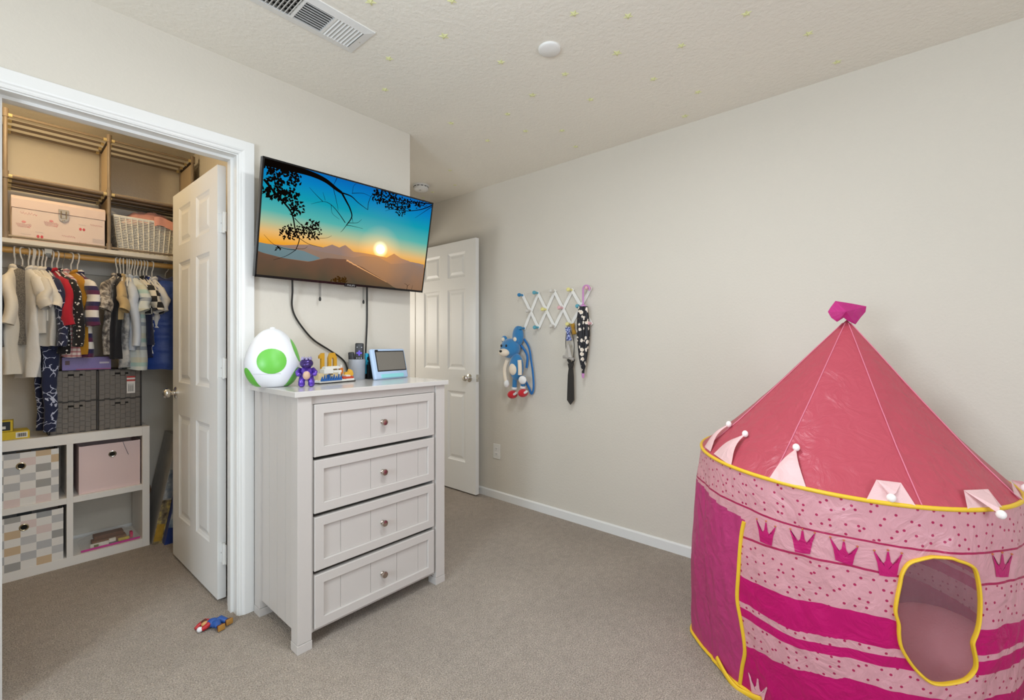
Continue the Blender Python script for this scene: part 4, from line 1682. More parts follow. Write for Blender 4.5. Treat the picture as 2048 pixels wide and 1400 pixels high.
M_W = mat('cover_white', '#d8d6d2', .5)
ga_ = lean_box('game_box', 'tall grey and white game box leaning beside the cube unit', .636, 3.395, .046, .30, .640, 11, mat('cover_grey', '#a9a6a2', .5, var=(20, .15)),
               [('cover_picture', pic_mat('castle_picture', '#3a3128', '#8a7a5c', '#c9b36a', 26), (-.0008, -.0008, .002), (.0465, -.0001, .26)), ('spine_picture', pic_mat('sky_picture', '#5f6d80', '#8b95a0', '#c7c9c8', 16), (.004, -.0008, .27), (.042, -.0001, .44)),
                ('gold_patch', mat('cover_gold', '#b8902c', .5, var=(40, .4)), (.002, -.0014, .02), (.040, -.0008, .12))])
gb_ = lean_box('game_box', 'dark blue game box with white spine marks leaning behind the closet door', .684, 3.340, .062, .30, .600, 11.5, mat('cover_navy', '#27408a', .4),
               [('cover_picture', pic_mat('mountain_picture', '#3d5f96', '#9fb3c9', '#e6e6e2', 14), (-.0010, -.0008, .10), (.024, -.0001, .50))])
sp = MB()
rz_ = random.Random(5)
for k in range(15):
    z = .09 + k * .026
    w_ = rz_.uniform(.010, .018)
    sp.mm((.034, -.0012, z), (.034 + w_, -.0006, z + .005))
    if k % 3 != 1:
        sp.mm((.034, -.0012, z), (.037, -.0006, z + .016))
    if k % 2:
        sp.mm((.034 + w_ - .003, -.0012, z), (.034 + w_, -.0006, z + .014))
sp.build('spine_marks', M_W, gb_)
cb_ = lean_box('cardboard_sheet', 'brown cardboard piece standing behind the dark blue game box', .770, 3.36, .012, .30, .34, 10, mat('kraft_board', '#a3763f', .8, var=(30, .1)), [])
cb_['category'] = 'cardboard'
tri = MB().prism([(0, 0), (.05, .0), (.062, .10), (.05, .15), (.014, .05)], .02, Matrix.Rotation(PI / 2, 4, 'X')).build('wooden_offcut', mat('offcut_brown', '#7a5330', .7, var=(30, .2)))
tri.location = (.634, 3.735 - .014, .0)
tri.scale = (1, 1, 1.9)
tag(tri, 'brown wooden piece standing against the closet wall behind the game boxes', 'wood piece')


# ================================================================ CLOTHES
def fabric(name, build, rough=.9):
    g = NT(name)
    g.b.inputs['Roughness'].default_value = rough
    g.b.inputs['Sheen Weight'].default_value = .2
    v = g.coord('Object')
    c = build(g, v)
    if isinstance(c, str):
        g.b.inputs['Base Color'].default_value = lin(c)
    else:
        g.l(c, g.b.inputs['Base Color'])
    nz = g.n('ShaderNodeTexNoise')
    nz.inputs['Scale'].default_value = 45
    nz.inputs['Detail'].default_value = 4
    g.l(v, nz.inputs['Vector'])
    g.bump(nz.outputs[0], .35, .006)
    return g.m


def f_plain(c):
    return lambda g, v: c


def f_dots(base, dot, scale, thr):
    def b(g, v):
        vo = g.n('ShaderNodeTexVoronoi')
        vo.inputs['Scale'].default_value = scale
        g.l(v, vo.inputs['Vector'])
        return g.mix(g.math('LESS_THAN', vo.outputs['Distance'], thr), lin(base), lin(dot))
    return b


def f_edges(base, line, scale, w):
    def b(g, v):
        nz = g.n('ShaderNodeTexNoise')
        nz.inputs['Scale'].default_value = 22
        g.l(v, nz.inputs['Vector'])
        ad = g.n('ShaderNodeVectorMath', operation='MULTIPLY_ADD')
        g.l(nz.outputs['Color'], ad.inputs[0])
        ad.inputs[1].default_value = (.05, .05, .05)
        g.l(v, ad.inputs[2])
        vo = g.n('ShaderNodeTexVoronoi', feature='DISTANCE_TO_EDGE')
        vo.inputs['Scale'].default_value = scale
        g.l(ad.outputs[0], vo.inputs['Vector'])
        n2 = g.n('ShaderNodeTexNoise')
        n2.inputs['Scale'].default_value = 14
        g.l(v, n2.inputs['Vector'])
        m_ = g.math('MULTIPLY', g.math('LESS_THAN', vo.outputs['Distance'], w), g.math('GREATER_THAN', n2.outputs[0], .47))
        return g.mix(m_, lin(base), lin(line))
    return b


def f_stripes(stops, period):
    def b(g, v):
        s = g.sep(v)
        t = g.math('FRACT', g.math('ADD', g.math('DIVIDE', s[2], period), 50))
        return ramp(g, t, stops, 'CONSTANT')
    return b


def f_plaid(base, a, c, p):
    def b(g, v):
        s = g.sep(v)
        t1_ = g.math('LESS_THAN', g.math('FRACT', g.math('ADD', g.math('DIVIDE', s[2], p), 50)), .35)
        t2_ = g.math('LESS_THAN', g.math('FRACT', g.math('ADD', g.math('DIVIDE', s[0], p * .7), 50)), .40)
        c1 = g.mix(g.math('MULTIPLY', t2_, .5), lin(base), lin(a))
        return g.mix(g.math('MULTIPLY', t1_, .75), c1, lin(c))
    return b


def f_check(a, c, p):
    def b(g, v):
        s = g.sep(v)
        f_ = g.math('ADD', g.math('FLOOR', g.math('DIVIDE', s[0], p)), g.math('FLOOR', g.math('DIVIDE', s[2], p)))
        return g.mix(g.math('MODULO', g.math('ADD', f_, 400), 2), lin(a), lin(c))
    return b


def f_blotch(stops, scale):
    def b(g, v):
        nz = g.n('ShaderNodeTexNoise')
        nz.inputs['Scale'].default_value = scale
        nz.inputs['Detail'].default_value = 4
        g.l(v, nz.inputs['Vector'])
        return ramp(g, nz.outputs[0], stops)
    return b


FB = {
    'cream': fabric('cloth_cream', f_plain('#e9e0d0')),
    'white': fabric('cloth_white', f_plain('#e6e2dc')),
    'offwhite': fabric('cloth_offwhite', f_plain('#dcd5c9')),
    'tweed': fabric('cloth_tweed', f_blotch([(.40, '#55504a'), (.60, '#8b8377')], 220)),
    'charcoal': fabric('cloth_charcoal', f_blotch([(.4, '#343335'), (.6, '#57565a')], 160)),
    'navydino': fabric('cloth_navy_outline_print', f_edges('#1f2544', '#c9cde0', 22, .035)),
    'red': fabric('cloth_red', f_plain('#b3152c')),
    'black': fabric('cloth_black', f_plain('#17151a')),
    'stars': fabric('cloth_black_stars', f_dots('#171416', '#e9e2d8', 58, .26)),
    'redplaid': fabric('cloth_red_plaid', f_plaid('#e6d6d0', '#b06a70', '#a8434e', .022)),
    'mustard': fabric('cloth_mustard', f_plain('#b5801c')),
    'stripe': fabric('cloth_purple_stripe', f_stripes([(0, '#e8e2da'), (.45, '#5c2348'), (.72, '#2a2550')], .085)),
    'floral': fabric('cloth_floral_grey', f_blotch([(.36, '#4b4440'), (.48, '#8f8478'), (.60, '#d2c8ba'), (.68, '#6a5f56')], 42)),
    'tan': fabric('cloth_tan', f_plain('#c3a878')),
    'ltblue': fabric('cloth_light_blue', f_plain('#cfd7e4')),
    'camo': fabric('cloth_grey_camo', f_blotch([(.40, '#6b6d72'), (.47, '#a9abad'), (.58, '#d2d0cc')], 16)),
    'paleplaid': fabric('cloth_pale_plaid', f_stripes([(0, '#dbe0dc'), (.30, '#a3abb5'), (.45, '#dfe3dd'), (.62, '#b9d4cc'), (.78, '#d9d8c6')], .140)),
    'checker': fabric('cloth_checker', f_check('#1d1b1d', '#e6ddcc', .034)),
    'navy': fabric('cloth_navy', f_plain('#1b2140')),
    'bluewhite': fabric('cloth_blue_white', f_check('#2a3f86', '#e4e2de', .020)),
    'puffer': fabric('cloth_puffer_blue', f_plain('#1b3f8f'), .45),
    'pufferdark': fabric('cloth_puffer_hood', f_plain('#25305f'), .6),
}

M_HANG = mat('white_hanger_plastic', '#efeae0', .35)
M_WIRE = mat('wire_hanger', '#b9b4aa', .3, .9)


def hanger_mesh(r, w):
    mb = MB()
    hook = [(.0, -.012, -.012)] if False else []
    R_ = .0193
    for k in range(11):
        a = math.radians(-60 + 24 * k)
        hook.append((0, R_ * math.cos(a), R_ * math.sin(a)))
    # the loop ends on the far side; run the neck down from the near side
    hook = [(0, q[1], q[2]) for q in hook]
    pts_ = hook + [(0, -R_ * .55, -.030), (0, 0, -.045), (0, 0, -.075)]
    mb.tube(catmull(pts_, 3), r, 6)
    tri_ = [(0, 0, -.073), (0, w * .5, -.108), (0, w, -.150), (0, w * .96, -.160), (0, 0, -.160), (0, -w * .96, -.160), (0, -w, -.150), (0, -w * .5, -.108)]
    mb.tube(tri_, r, 6, closed=True)
    me = mb.mesh('hanger', True)
    return me


HM = hanger_mesh(.0036, .125)
HM.materials.append(M_HANG)
HW = hanger_mesh(.0015, .125)
HW.materials.append(M_WIRE)


def garment(xp, ybot, theta, fab, label, sleeve='short', thick=.022, hw=.130, body2=None, ytop=None, wire=False, puffy=False, sl_fab=None, split=None, drop=0.0, seed=0):
    hx = atY(xp, 500, RY).x
    th = math.radians(theta)
    # local frame: +y -> far shoulder, -y -> near shoulder (towards the room)
    rz = th
    g_ = thing('hanging_garment', label, 'garment', (hx, RY, RZ), (0, 0, rz), 'clothes on the closet rod')
    hg = link('clothes_hanger', HW if wire else HM, None, None, (hx, RY, RZ - .0005))
    hg.rotation_euler = (0, 0, rz)
    tag(hg, ('thin wire hanger' if wire else 'white plastic hanger') + ' holding the ' + ' '.join(label.split()[:5]), 'hanger', 'hangers on the closet rod')
    zb = atY(xp, ybot, RY - .05).z - RZ
    L = -zb
    mb = MB()
    bm = mb.bm
    N = 32
    rows_ = [(-.094 - drop, .042, .6), (-.104 - drop, .060, .8), (-.120 - drop, hw * .72, .9), (-.142 - drop, hw * .96, 1.0), (-.165 - drop, hw * 1.02, 1.05)]
    nz_ = 18
    for k in range(1, nz_ + 1):
        t = k / nz_
        z = -.165 - drop + (-L + .165 + drop) * t
        rows_.append((z, hw * (1.0 + .05 * math.sin(t * 3)), 1.05 + .5 * t))
    prev = None
    for z, a, bt in rows_:
        ring = []
        for j in range(N):
            an = 2 * PI * j / N
            y = a * math.cos(an)
            x = thick * bt * math.sin(an)
            tt = max(0, (-z - .16) / max(.05, L - .16))
            fold = .010 * tt * math.sin(y * 62 + seed * 1.7 + 2 * noise.noise(Vector((y * 9, z * 4, seed))))
            wr = .010 * noise.noise(Vector((y * 11, z * 9, seed + 5)))
            if puffy:
                x *= 1 + .28 * abs(math.sin((z + .1) * PI / .075))
                fold *= .2
                wr *= .4
            dz = 0.012 * tt * noise.noise(Vector((y * 14, seed, 2)))
            ring.append(bm.verts.new((x + fold + wr, y, z + dz)))
        if prev:
            for j in range(N):
                bm.faces.new((prev[j], prev[(j + 1) % N], ring[(j + 1) % N], ring[j]))
        prev = ring
    me = mb.mesh('body', True)
    bo = link('body', me, FB[fab], g_)
    if body2:
        me.materials.append(FB[body2])
        for p_ in me.polygons:
            if p_.center.z < -L * .62:
                p_.material_index = 1
    if sleeve != 'none':
        for s in (-1, 1):
            ln = dict(short=.13, long=.33, mid=.22)[sleeve]
            sm_ = MB()
            y0 = s * hw * .90
            P = [(0, y0 - s * .02, -.150 - drop), (0.0, y0 + s * .022, -.172 - drop), (.006, y0 + s * .044, -.215 - drop)]
            R_ = [.030, .040, .042]
            steps = 8
            for k in range(1, steps + 1):
                t = k / steps
                P.append((.006 + .014 * math.sin(t * 3 + seed), y0 + s * (.044 + .018 * t), -.215 - drop - (ln - .05) * t))
                R_.append(.042 - (.010 if sleeve == 'long' else -.002) * t + (.007 * math.sin(k * PI * .9) if puffy else 0) + .003 * noise.noise(Vector((k, s, seed))))
            sm_.tube(catmull(P, 2), [R_[min(len(R_) - 1, int(i / 2))] for i in range(2 * (len(P) - 1) + 1)], 14, flat=(.55, 1) if not puffy else (.75, 1), caps=False)
            sm_.build('sleeve', FB[sl_fab or fab], g_, True, sharp=None)
    co = MB()
    P = [(.014 * math.sin(a), .040 * math.cos(a), -.092 - drop + .010 * math.cos(2 * a)) for a in [2 * PI * k / 16 for k in range(16)]]
    co.tube(P, .009 if not puffy else .022, 8, closed=True)
    co.build('collar', FB[sl_fab or fab] if not puffy else FB['pufferdark'], g_, True, sharp=None)
    return g_


GS = [
    (30, 748, -12, 'cream', 'cream shirt with drooping sleeve hung at the end of the rod', dict(sleeve='mid')),
    (45, 690, -30, 'tweed', 'grey tweed jacket squeezed between two pale shirts', dict(sleeve='long', sl_fab='charcoal')),
    (57, 756, 12, 'white', 'long white shirt with wide short sleeve next to the tweed jacket', dict(sleeve='short', hw=.12)),
    (65, 668, 13, 'offwhite', 'off white shirt pressed against the long white shirt', dict(sleeve='short')),
    (76, 640, 14, 'cream', 'short cream shirt hung beside the rod bracket', dict(sleeve='short', hw=.11)),
    (84, 690, 14, 'offwhite', 'plain off white top hidden behind the navy pajamas', dict(sleeve='none')),
    (91, 700, 14, 'navydino', 'long navy pajamas with white outline print hanging lowest of all', dict(sleeve='long', hw=.105)),
    (104, 690, 18, 'red', 'bright red shirt between navy pajamas and star print top', dict(sleeve='mid', body2='black', hw=.11)),
    (114, 706, 19, 'stars', 'black top sprinkled with white stars beside the red shirt', dict(sleeve='long', hw=.12)),
    (125, 712, 20, 'redplaid', 'red and white plaid shirt on thin wire hangers', dict(sleeve='none', wire=True)),
    (142, 708, 26, 'mustard', 'mustard yellow sleeveless vest with quilted front', dict(sleeve='none', thick=.032, hw=.125)),
    (155, 714, 17, 'stripe', 'white shirt with purple and navy stripes beside the mustard vest', dict(sleeve='mid', hw=.12)),
    (234, 708, -28, 'floral', 'grey floral print shirt leading the second bunch of clothes', dict(sleeve='short')),
    (241, 718, -20, 'black', 'plain black top behind the grey floral shirt', dict(sleeve='none')),
    (247, 640, -13, 'tan', 'short tan shirt beside the grey floral shirt', dict(sleeve='short', hw=.11)),
    (254, 735, -8, 'camo', 'grey camouflage outfit reaching down past its neighbours', dict(sleeve='none', hw=.115)),
    (258, 700, -3, 'ltblue', 'light blue long sleeved shirt with smooth front', dict(sleeve='long', hw=.11)),
    (268, 738, 7, 'paleplaid', 'pale plaid shirt with grey and mint bands', dict(sleeve='short', hw=.12, thick=.028)),
    (280, 690, 14, 'checker', 'black and white checkered shirt beside the pale plaid shirt', dict(sleeve='short', body2='navy', hw=.12)),
    (287, 715, 9, 'navy', 'dark navy top between checkered shirt and cream shirt', dict(sleeve='none', hw=.085)),
    (293, 712, 9, 'bluewhite', 'blue and white printed shirt tucked behind the cream shirt', dict(sleeve='short', hw=.080)),
    (304, 655, 13, 'white', 'cream white shirt with flared sleeve next to the puffer jacket', dict(sleeve='short', hw=.080)),
    (331, 738, 78, 'puffer', 'royal blue quilted puffer jacket with dark hood', dict(sleeve='long', puffy=True, thick=.060, hw=.135, wire=True)),
]
for i, (xp, yb_, th_g, fab, lb, kw_) in enumerate(GS):
    g_ = garment(xp, yb_, th_g, fab, lb, seed=i * 3.1, **kw_)
    if fab == 'navydino':
        z0_, z1_ = atY(xp, 690, RY - .05).z - RZ, atY(xp, 864, RY - .05).z - RZ
        for sy_ in (-.062, .030):
            mb = MB()
            P = [(.004 * math.sin(k * 1.3), sy_ + .004 * k / 8, z0_ + (z1_ - z0_) * k / 8) for k in range(9)]
            mb.tube(catmull(P, 3), [.034 - .009 * k / 24 + .003 * noise.noise(Vector((k * .6, sy_ * 30, 1))) for k in range(25)], 14, flat=(.55, 1))
            mb.build('trouser_leg', FB[fab], g_, True, sharp=None)
for xp, lb in ((68, 'empty white hanger pressed between the pale shirts'), (262, 'empty white hanger between light blue and plaid shirts'), (273, 'empty white hanger between plaid and checkered shirts')):
    hx = atY(xp, 500, RY).x
    hg = link('clothes_hanger', HM, None, None, (hx, RY, RZ - .0005))
    hg.rotation_euler = (0, 0, math.radians(15))
    tag(hg, lb, 'hanger', 'hangers on the closet rod')
# pajama trousers below the navy top

# ================================================================ ON THE LONG WALL
# outlet
po = atX(994, 902.5, XR)
ot = thing('wall_outlet', 'white double power outlet low on the long greige wall', 'outlet', (XR, po.y, po.z))
MB().mm((-.006, -.036, -.058), (0, .036, .058), bevel=.003).build('cover_plate', mat('outlet_white', '#e8e5de', .35), ot)
for dz in (-.020, .020):
    so = MB().mm((-.0085, -.017, dz - .014), (-.006, .017, dz + .014), bevel=.001).build('socket', mat('outlet_white', '#e8e5de', .35), ot)
    MB().mm((-.0089, -.0075, dz - .004), (-.0084, -.0055, dz + .006)).build('slot', M_DARK, so)
    MB().mm((-.0089, .0055, dz - .004), (-.0084, .0075, dz + .006)).build('slot', M_DARK, so)

# accordion peg rack


def pz(zx_, zy_, X=XR - .020):
    return atX(960 + zx_ / 5, 550 + zy_ / 5, X)


T = [(425, 203), (575, 180), (740, 163), (915, 150), (1098, 132)]
B = [(437, 533), (580, 525), (740, 512), (905, 492), (1108, 484)]
T = [pz(*q) for q in T]
B = [pz(*q) for q in B]
org = Vector((XR, T[2].y, B[2].z))
pr_ = thing('peg_rack', 'white accordion peg rack with pastel pegs on the long wall', 'peg rack', org)
M_PEGW = mat('peg_rack_white', '#eeece6', .4)


def bar(a, b, x):
    d = (b - a)
    L = math.hypot(d.y, d.z)
    an = math.atan2(d.z, d.y)
    mb = MB().box((0, 0, 0), (.007, L + .022, .022), bevel=.002)
    mb.xform(Matrix.Translation((x - XR, (a.y + b.y) / 2 - org.y, (a.z + b.z) / 2 - org.z)) @ Matrix.Rotation(an, 4, 'X'))
    mb.build('bar', M_PEGW, pr_)


for i in range(4):
    bar(T[i], B[i + 1], XR - .0165)
    bar(B[i], T[i + 1], XR - .0085)
Mid = [(T[i] + B[i + 1] + B[i] + T[i + 1]) / 4 for i in range(4)]
PC = dict(blue='#2f7fb0', teal='#5aa3b5', grey='#d3cec4', yellow='#e6dd92', pink='#e3b3b6')
for P, cols in ((T, ('blue', 'teal', 'grey', 'yellow', 'pink')), (Mid, ('grey', 'yellow', 'pink', 'teal')), (B, ('blue', 'teal', 'grey', 'yellow', 'pink'))):
    for p_, c_ in zip(P, cols):
        MB().lathe([(0, 0), (.0085, 0), (.0075, .014), (.0070, .024), (.0105, .028), (.0138, .036), (.0138, .043), (.010, .050), (0, .053)], 14,
                   Matrix.Translation((-.018, p_.y - org.y, p_.z - org.z)) @ Matrix.Rotation(-PI / 2, 4, 'Y')).build('peg', mat('peg_' + c_, PC[c_], .4), pr_, True)


# umbrella hung on the last upper peg
XU = XR - .063
u_top = T[4].copy()
u_top.x = XU
ucr = .024
um = thing('umbrella', 'folded black umbrella with white flowers and pink crook handle on the rack', 'umbrella', u_top + Vector((0, ucr * .0, .0)))
M_PH = mat('umbrella_pink_plastic', '#c98ac0', .35)
zt_ = .0075 + .0062
sy = ucr
crook = []
for k in range(14):
    a = math.radians(-25 + 205 * k / 13)
    crook.append((0, -ucr * math.cos(a), zt_ - ucr + ucr * math.sin(a)))
zc_ = atX(1163, 612, XU).z - u_top.z
zb_ = atX(1172, 750, XU).z - u_top.z
crook += [(0, sy, zt_ - ucr - .02), (0, sy, zc_)]
MB().tube(crook, .0062, 10).build('handle', M_PH, um, True)


def flower_mat():
    g = NT('umbrella_flower_cloth')
    v = g.coord('Object')
    vo = g.n('ShaderNodeTexVoronoi')
    vo.inputs['Scale'].default_value = 27
    g.l(v, vo.inputs['Vector'])
    nz = g.n('ShaderNodeTexNoise')
    nz.inputs['Scale'].default_value = 120
    g.l(v, nz.inputs['Vector'])
    d = g.math('ADD', vo.outputs['Distance'], g.math('MULTIPLY', nz.outputs[0], .25))
    c = g.mix(g.math('LESS_THAN', d, .50), lin('#1a1a20'), lin('#efe3d3'))
    c = g.mix(g.math('LESS_THAN', vo.outputs['Distance'], .10), c, lin('#e7c7a0'))
    g.l(c, g.b.inputs['Base Color'])
    g.b.inputs['Roughness'].default_value = .6
    return g.m


cn = MB()
N = 40
prev = None
Lc = zc_ - zb_
for k in range(25):
    t = k / 24
    r0 = .016 + .022 * math.sin(PI * min(1, .12 + t * .95)) ** .8 - .010 * t
    ring = []
    for j in range(N):
        a = 2 * PI * j / N
        r = r0 * (1 + .22 * math.cos(8 * a + 3.0 * t) + .12 * noise.noise(Vector((math.cos(a) * 3, math.sin(a) * 3, t * 9))))
        ring.append(cn.bm.verts.new((r * math.cos(a), sy + r * math.sin(a), zc_ - .004 - Lc * t)))
    if prev:
        for j in range(N):
            cn.bm.faces.new((prev[j], prev[(j + 1) % N], ring[(j + 1) % N], ring[j]))
    prev = ring
cn.bm.faces.new(prev)
M_FL = flower_mat()
cn.build('canopy', M_FL, um, True, sharp=None)
MB().lathe([(.016, zc_ - .012), (.020, zc_ - .004), (.018, zc_ + .004), (.008, zc_ + .010), (0, zc_ + .010)], 18, Matrix.Translation((0, sy, 0))).build('collar', M_PH, um, True)
MB().lathe([(0, zb_ - .022), (.006, zb_ - .020), (.009, zb_ - .006), (.010, zb_ + .010), (0, zb_ + .010)], 14, Matrix.Translation((0, sy, 0))).build('tip', M_PH, um, True)
bd = MB()
bd.tube([(.034 * math.cos(a), sy + .034 * math.sin(a), zc_ - .085 + .008 * math.sin(a)) for a in [2 * PI * k / 20 for k in range(20)]], .008, 8, closed=True, flat=(.35, 1.2))
bd.build('closing_strap', mat('umbrella_black', '#17171c', .5), um, True)

# ties on the lower yellow peg
XT = XR - .050
pg = B[3].copy()


def tp(zx_, zy_, X=XT):
    return pz(zx_, zy_, X)


M_TIE = mat('necktie_charcoal', '#2a2724', .6, bump=(300, .1, .001))
kn = tp(907, 905)
nt = thing('necktie', 'plain black necktie hanging below the grey bow tie', 'necktie', kn)


def yz(zx_, zy_, X=XT):
    q = pz(zx_, zy_, X) - kn
    return (q.y, q.z)


def slab_yz(poly, th, x0=0):
    mb = MB()
    a = [mb.bm.verts.new((x0 - th / 2, y, z)) for y, z in poly]
    b = [mb.bm.verts.new((x0 + th / 2, y, z)) for y, z in poly]
    n = len(poly)
    mb.bm.faces.new(a)
    mb.bm.faces.new(list(reversed(b)))
    for i in range(n):
        mb.bm.faces.new((a[i], a[(i + 1) % n], b[(i + 1) % n], b[i]))
    return mb


slab_yz([yz(*q) for q in ((890, 925), (880, 1000), (876, 1120), (872, 1250), (905, 1298), (940, 1250), (938, 1100), (936, 1000), (928, 925))], .006).build('blade', M_TIE, nt)
slab_yz([yz(*q) for q in ((884, 885), (932, 880), (930, 905), (922, 930), (894, 932))], .020).build('knot', M_TIE, nt)
slab_yz([yz(*q) for q in ((870, 845), (900, 840), (915, 885), (893, 888))], .008).build('neck_band', M_TIE, nt)
slab_yz([yz(*q) for q in ((945, 845), (918, 860), (912, 888), (926, 888))], .008, .006).build('neck_band', M_TIE, nt)
pl_ = MB()
for zx0 in (858, 935):
    pts_ = [tp(878, 488, XT + .012), tp(zx0, 640, XT + .016), tp(zx0 + 5, 760, XT + .018), tp(zx0 + (25 if zx0 < 900 else -5), 850, XT + .012)]
    pl_.tube([q - kn for q in catmull(pts_, 5)], .0028, 6, flat=(1, .5))
pl_.build('elastic_band', M_TIE, nt)


def bow(label, c, ang, ln, wd, m, x=XT):
    cc = tp(*c, x)
    r_ = thing('bow_tie', label, 'bow tie', cc, (math.radians(ang), 0, 0))
    for s in (-1, 1):
        mb = MB()
        n = 10
        rings = []
        for k in range(n + 1):
            t = k / n
            y = s * ln * t
            w_ = wd * (.28 + .72 * t ** .7)
            th = .008 + .006 * math.sin(PI * t)
            rings.append([mb.bm.verts.new((th * math.cos(a) * (1 + .3 * math.sin(5 * a)), y, w_ * math.sin(a))) for a in [2 * PI * j / 14 for j in range(14)]])
        for a_, b_ in zip(rings, rings[1:]):
            for j in range(14):
                mb.bm.faces.new((a_[j], a_[(j + 1) % 14], b_[(j + 1) % 14], b_[j]))
        mb.bm.faces.new(rings[0])
        mb.bm.faces.new(list(reversed(rings[-1])))
        mb.build('wing', m, r_, True, sharp=None)
    MB().box((0, 0, 0), (.024, .018, wd * .75), bevel=.005).build('knot', m, r_, True)
    return r_


bow('blue patterned bow tie hanging on the lower yellow peg', (885, 590), 84, .044, .022, fabric('bow_blue_print', f_blotch([(.42, '#343c78'), (.5, '#6f7fc0'), (.58, '#cdd3ee')], 120)), XT - .012)
bow('mustard yellow bow tie tucked behind the blue patterned bow tie', (935, 540), 78, .036, .017, fabric('bow_mustard', f_plain('#b98a2c')), XT + .016)
gbw = bow('silver grey bow tie with gathered cloth above the black necktie', (885, 830), 10, .042, .011, fabric('bow_grey', f_plain('#a9a29a'), .5), XT - .012)
gt = MB()
rings = []
for k in range(10):
    t = k / 9
    hw_ = .008 + .022 * t
    rings.append([gt.bm.verts.new((.010 * math.cos(a) * (1 + .4 * math.sin(6 * a)), hw_ * math.sin(a) + .004 * (1 - t), .088 * (1 - t) + .004)) for a in [2 * PI * j / 20 for j in range(20)]])
for a_, b_ in zip(rings, rings[1:]):
    for j in range(20):
        gt.bm.faces.new((a_[j], a_[(j + 1) % 20], b_[(j + 1) % 20], b_[j]))
gt.bm.faces.new(rings[0])
gto = gt.build('gathered_cloth', FB['tweed'] if False else fabric('gather_silver', f_plain('#b5aea4'), .5), gbw, True, sharp=None)
gto.rotation_euler = (math.radians(-10), 0, 0)

# plush backpack (plain animal, same size and colours)
XP = XR - .072
pc_ = pz(300, 720, XP)
pb_ = thing('plush_backpack', 'blue plush animal backpack with cream belly and red feet on the rack', 'backpack', pc_)
M_PBLUE = mat('plush_blue', '#2f7bb0', .95, sheen=.6, bump=(260, .4, .003))
M_PCREAM = mat('plush_cream', '#ecdcc4', .95, sheen=.4, bump=(260, .3, .003))
M_PWHITE = mat('plush_white', '#f0eeea', .95, sheen=.4, bump=(260, .3, .003))
M_PRED = mat('plush_red', '#c9222b', .9, sheen=.3, bump=(260, .3, .003))


def lp(zx_, zy_, X=XP):
    return pz(zx_, zy_, X) - pc_


def sc_(v):   # study pixels -> metres near the wall
    return v / 5 / 912 * 3.0


# local frame: -x towards the room, +y left, z up
MB().ball((.004, 0, -.010), (.066, .080, .074), 24).build('head', M_PBLUE, pb_, True)
for dy in (.060, -.056):
    e_ = MB().ball((.004, dy, .056), (.016, .028, .028), 16).build('ear', M_PBLUE, pb_, True)
    MB().ball((-.010, dy, .056), (.007, .016, .016), 12).build('inner_ear', M_PCREAM, e_, True)
mz = MB().ball((-.056, .008, -.040), (.034, .046, .030), 18).build('muzzle', M_PCREAM, pb_, True)
MB().ball((-.091, .010, -.030), (.009, .012, .009), 12).build('nose', mat('plush_black', '#141414', .4), mz, True)
for dy in (.030, -.018):
    MB().ball((-.062, dy, .010), (.006, .0075, .010), 10).build('eye', mat('plush_black', '#141414', .4), pb_, True)
bcn = lp(365, 920)
MB().ball(bcn, (.046, .058, .098), 20).build('torso', M_PBLUE, pb_, True)
MB().ball(lp(335, 940, XP - .030), (.026, .036, .046), 18).build('belly', M_PCREAM, pb_, True)
for pts_, hand in ((((275, 850), (250, 930), (252, 1010), (262, 1060)), (265, 1085)), (((395, 850), (400, 930), (400, 1000)), (425, 1050))):
    X_ = XP - .035
    MB().tube([lp(*q, X_) for q in catmull([Vector((*q, 0)) for q in pts_], 3) for q in [(q.x, q.y)]], .0145, 10).build('arm', M_PCREAM, pb_, True)
    MB().ball(lp(*hand, X_), (.018, .022 if hand[0] < 300 else .034, .030), 14).build('mitten', M_PWHITE, pb_, True)
for q0, q1, ft in (((350, 1010), (345, 1120), (325, 1195)), ((430, 1010), (430, 1110), (430, 1180))):
    MB().tube([lp(*q0), lp(*q1)], .018, 10).build('leg', M_PBLUE, pb_, True)
    MB().tube([lp(q1[0], q1[1] + 0), lp(q1[0] - 2, q1[1] + 20)], .021, 12).build('ankle_band', M_PWHITE, pb_, True)
    f_ = MB().ball(lp(*ft, XP - .020), (.046, .030, .030), 16).build('foot', M_PRED, pb_, True)
    MB().tube([lp(ft[0] + 38 * math.cos(a), ft[1] - 8 + 22 * math.sin(a) - 14, XP - .034) for a in [PI * k / 8 for k in range(9)]], .009, 8).build('foot_band', M_PWHITE, f_, True)
# hood-like pouch at the back and the straps
MB().ball(lp(380, 610, XP + .030), (.034, .048, .075), 18).build('pouch', M_PBLUE, pb_, True)
M_STRAP = mat('strap_blue', '#2a72b4', .8)
MB().tube(catmull([lp(410, 530, XR - .060), lp(385, 560, XP + .03), lp(360, 620, XP + .04)], 5), .006, 8, flat=(1, .5)).build('hanging_loop', M_STRAP, pb_, True)
MB().tube(catmull([lp(440, 640, XP + .05), lp(490, 730, XP + .045), lp(510, 850, XP + .045), lp(530, 1000, XP + .045), lp(535, 1130, XP + .045), lp(515, 1185, XP + .045), lp(490, 1130, XP + .045), lp(450, 1050, XP + .045)], 6), .0095, 8, flat=(.35, 1)).build('strap', M_STRAP, pb_, True)
MB().tube(catmull([lp(400, 690, XP + .045), lp(470, 800, XP + .05), lp(465, 930, XP + .05)], 6), .0095, 8, flat=(.35, 1)).build('strap', M_STRAP, pb_, True)

# ================================================================ TOY ON THE FLOOR
tf = atZ(427, 1256, 0.0)
ty = thing('toy_figure', 'small toy figure in red shirt and blue trousers lying on the carpet', 'toy', (tf.x, tf.y, 0), (0, 0, YAW - PI / 2 + math.radians(6)))
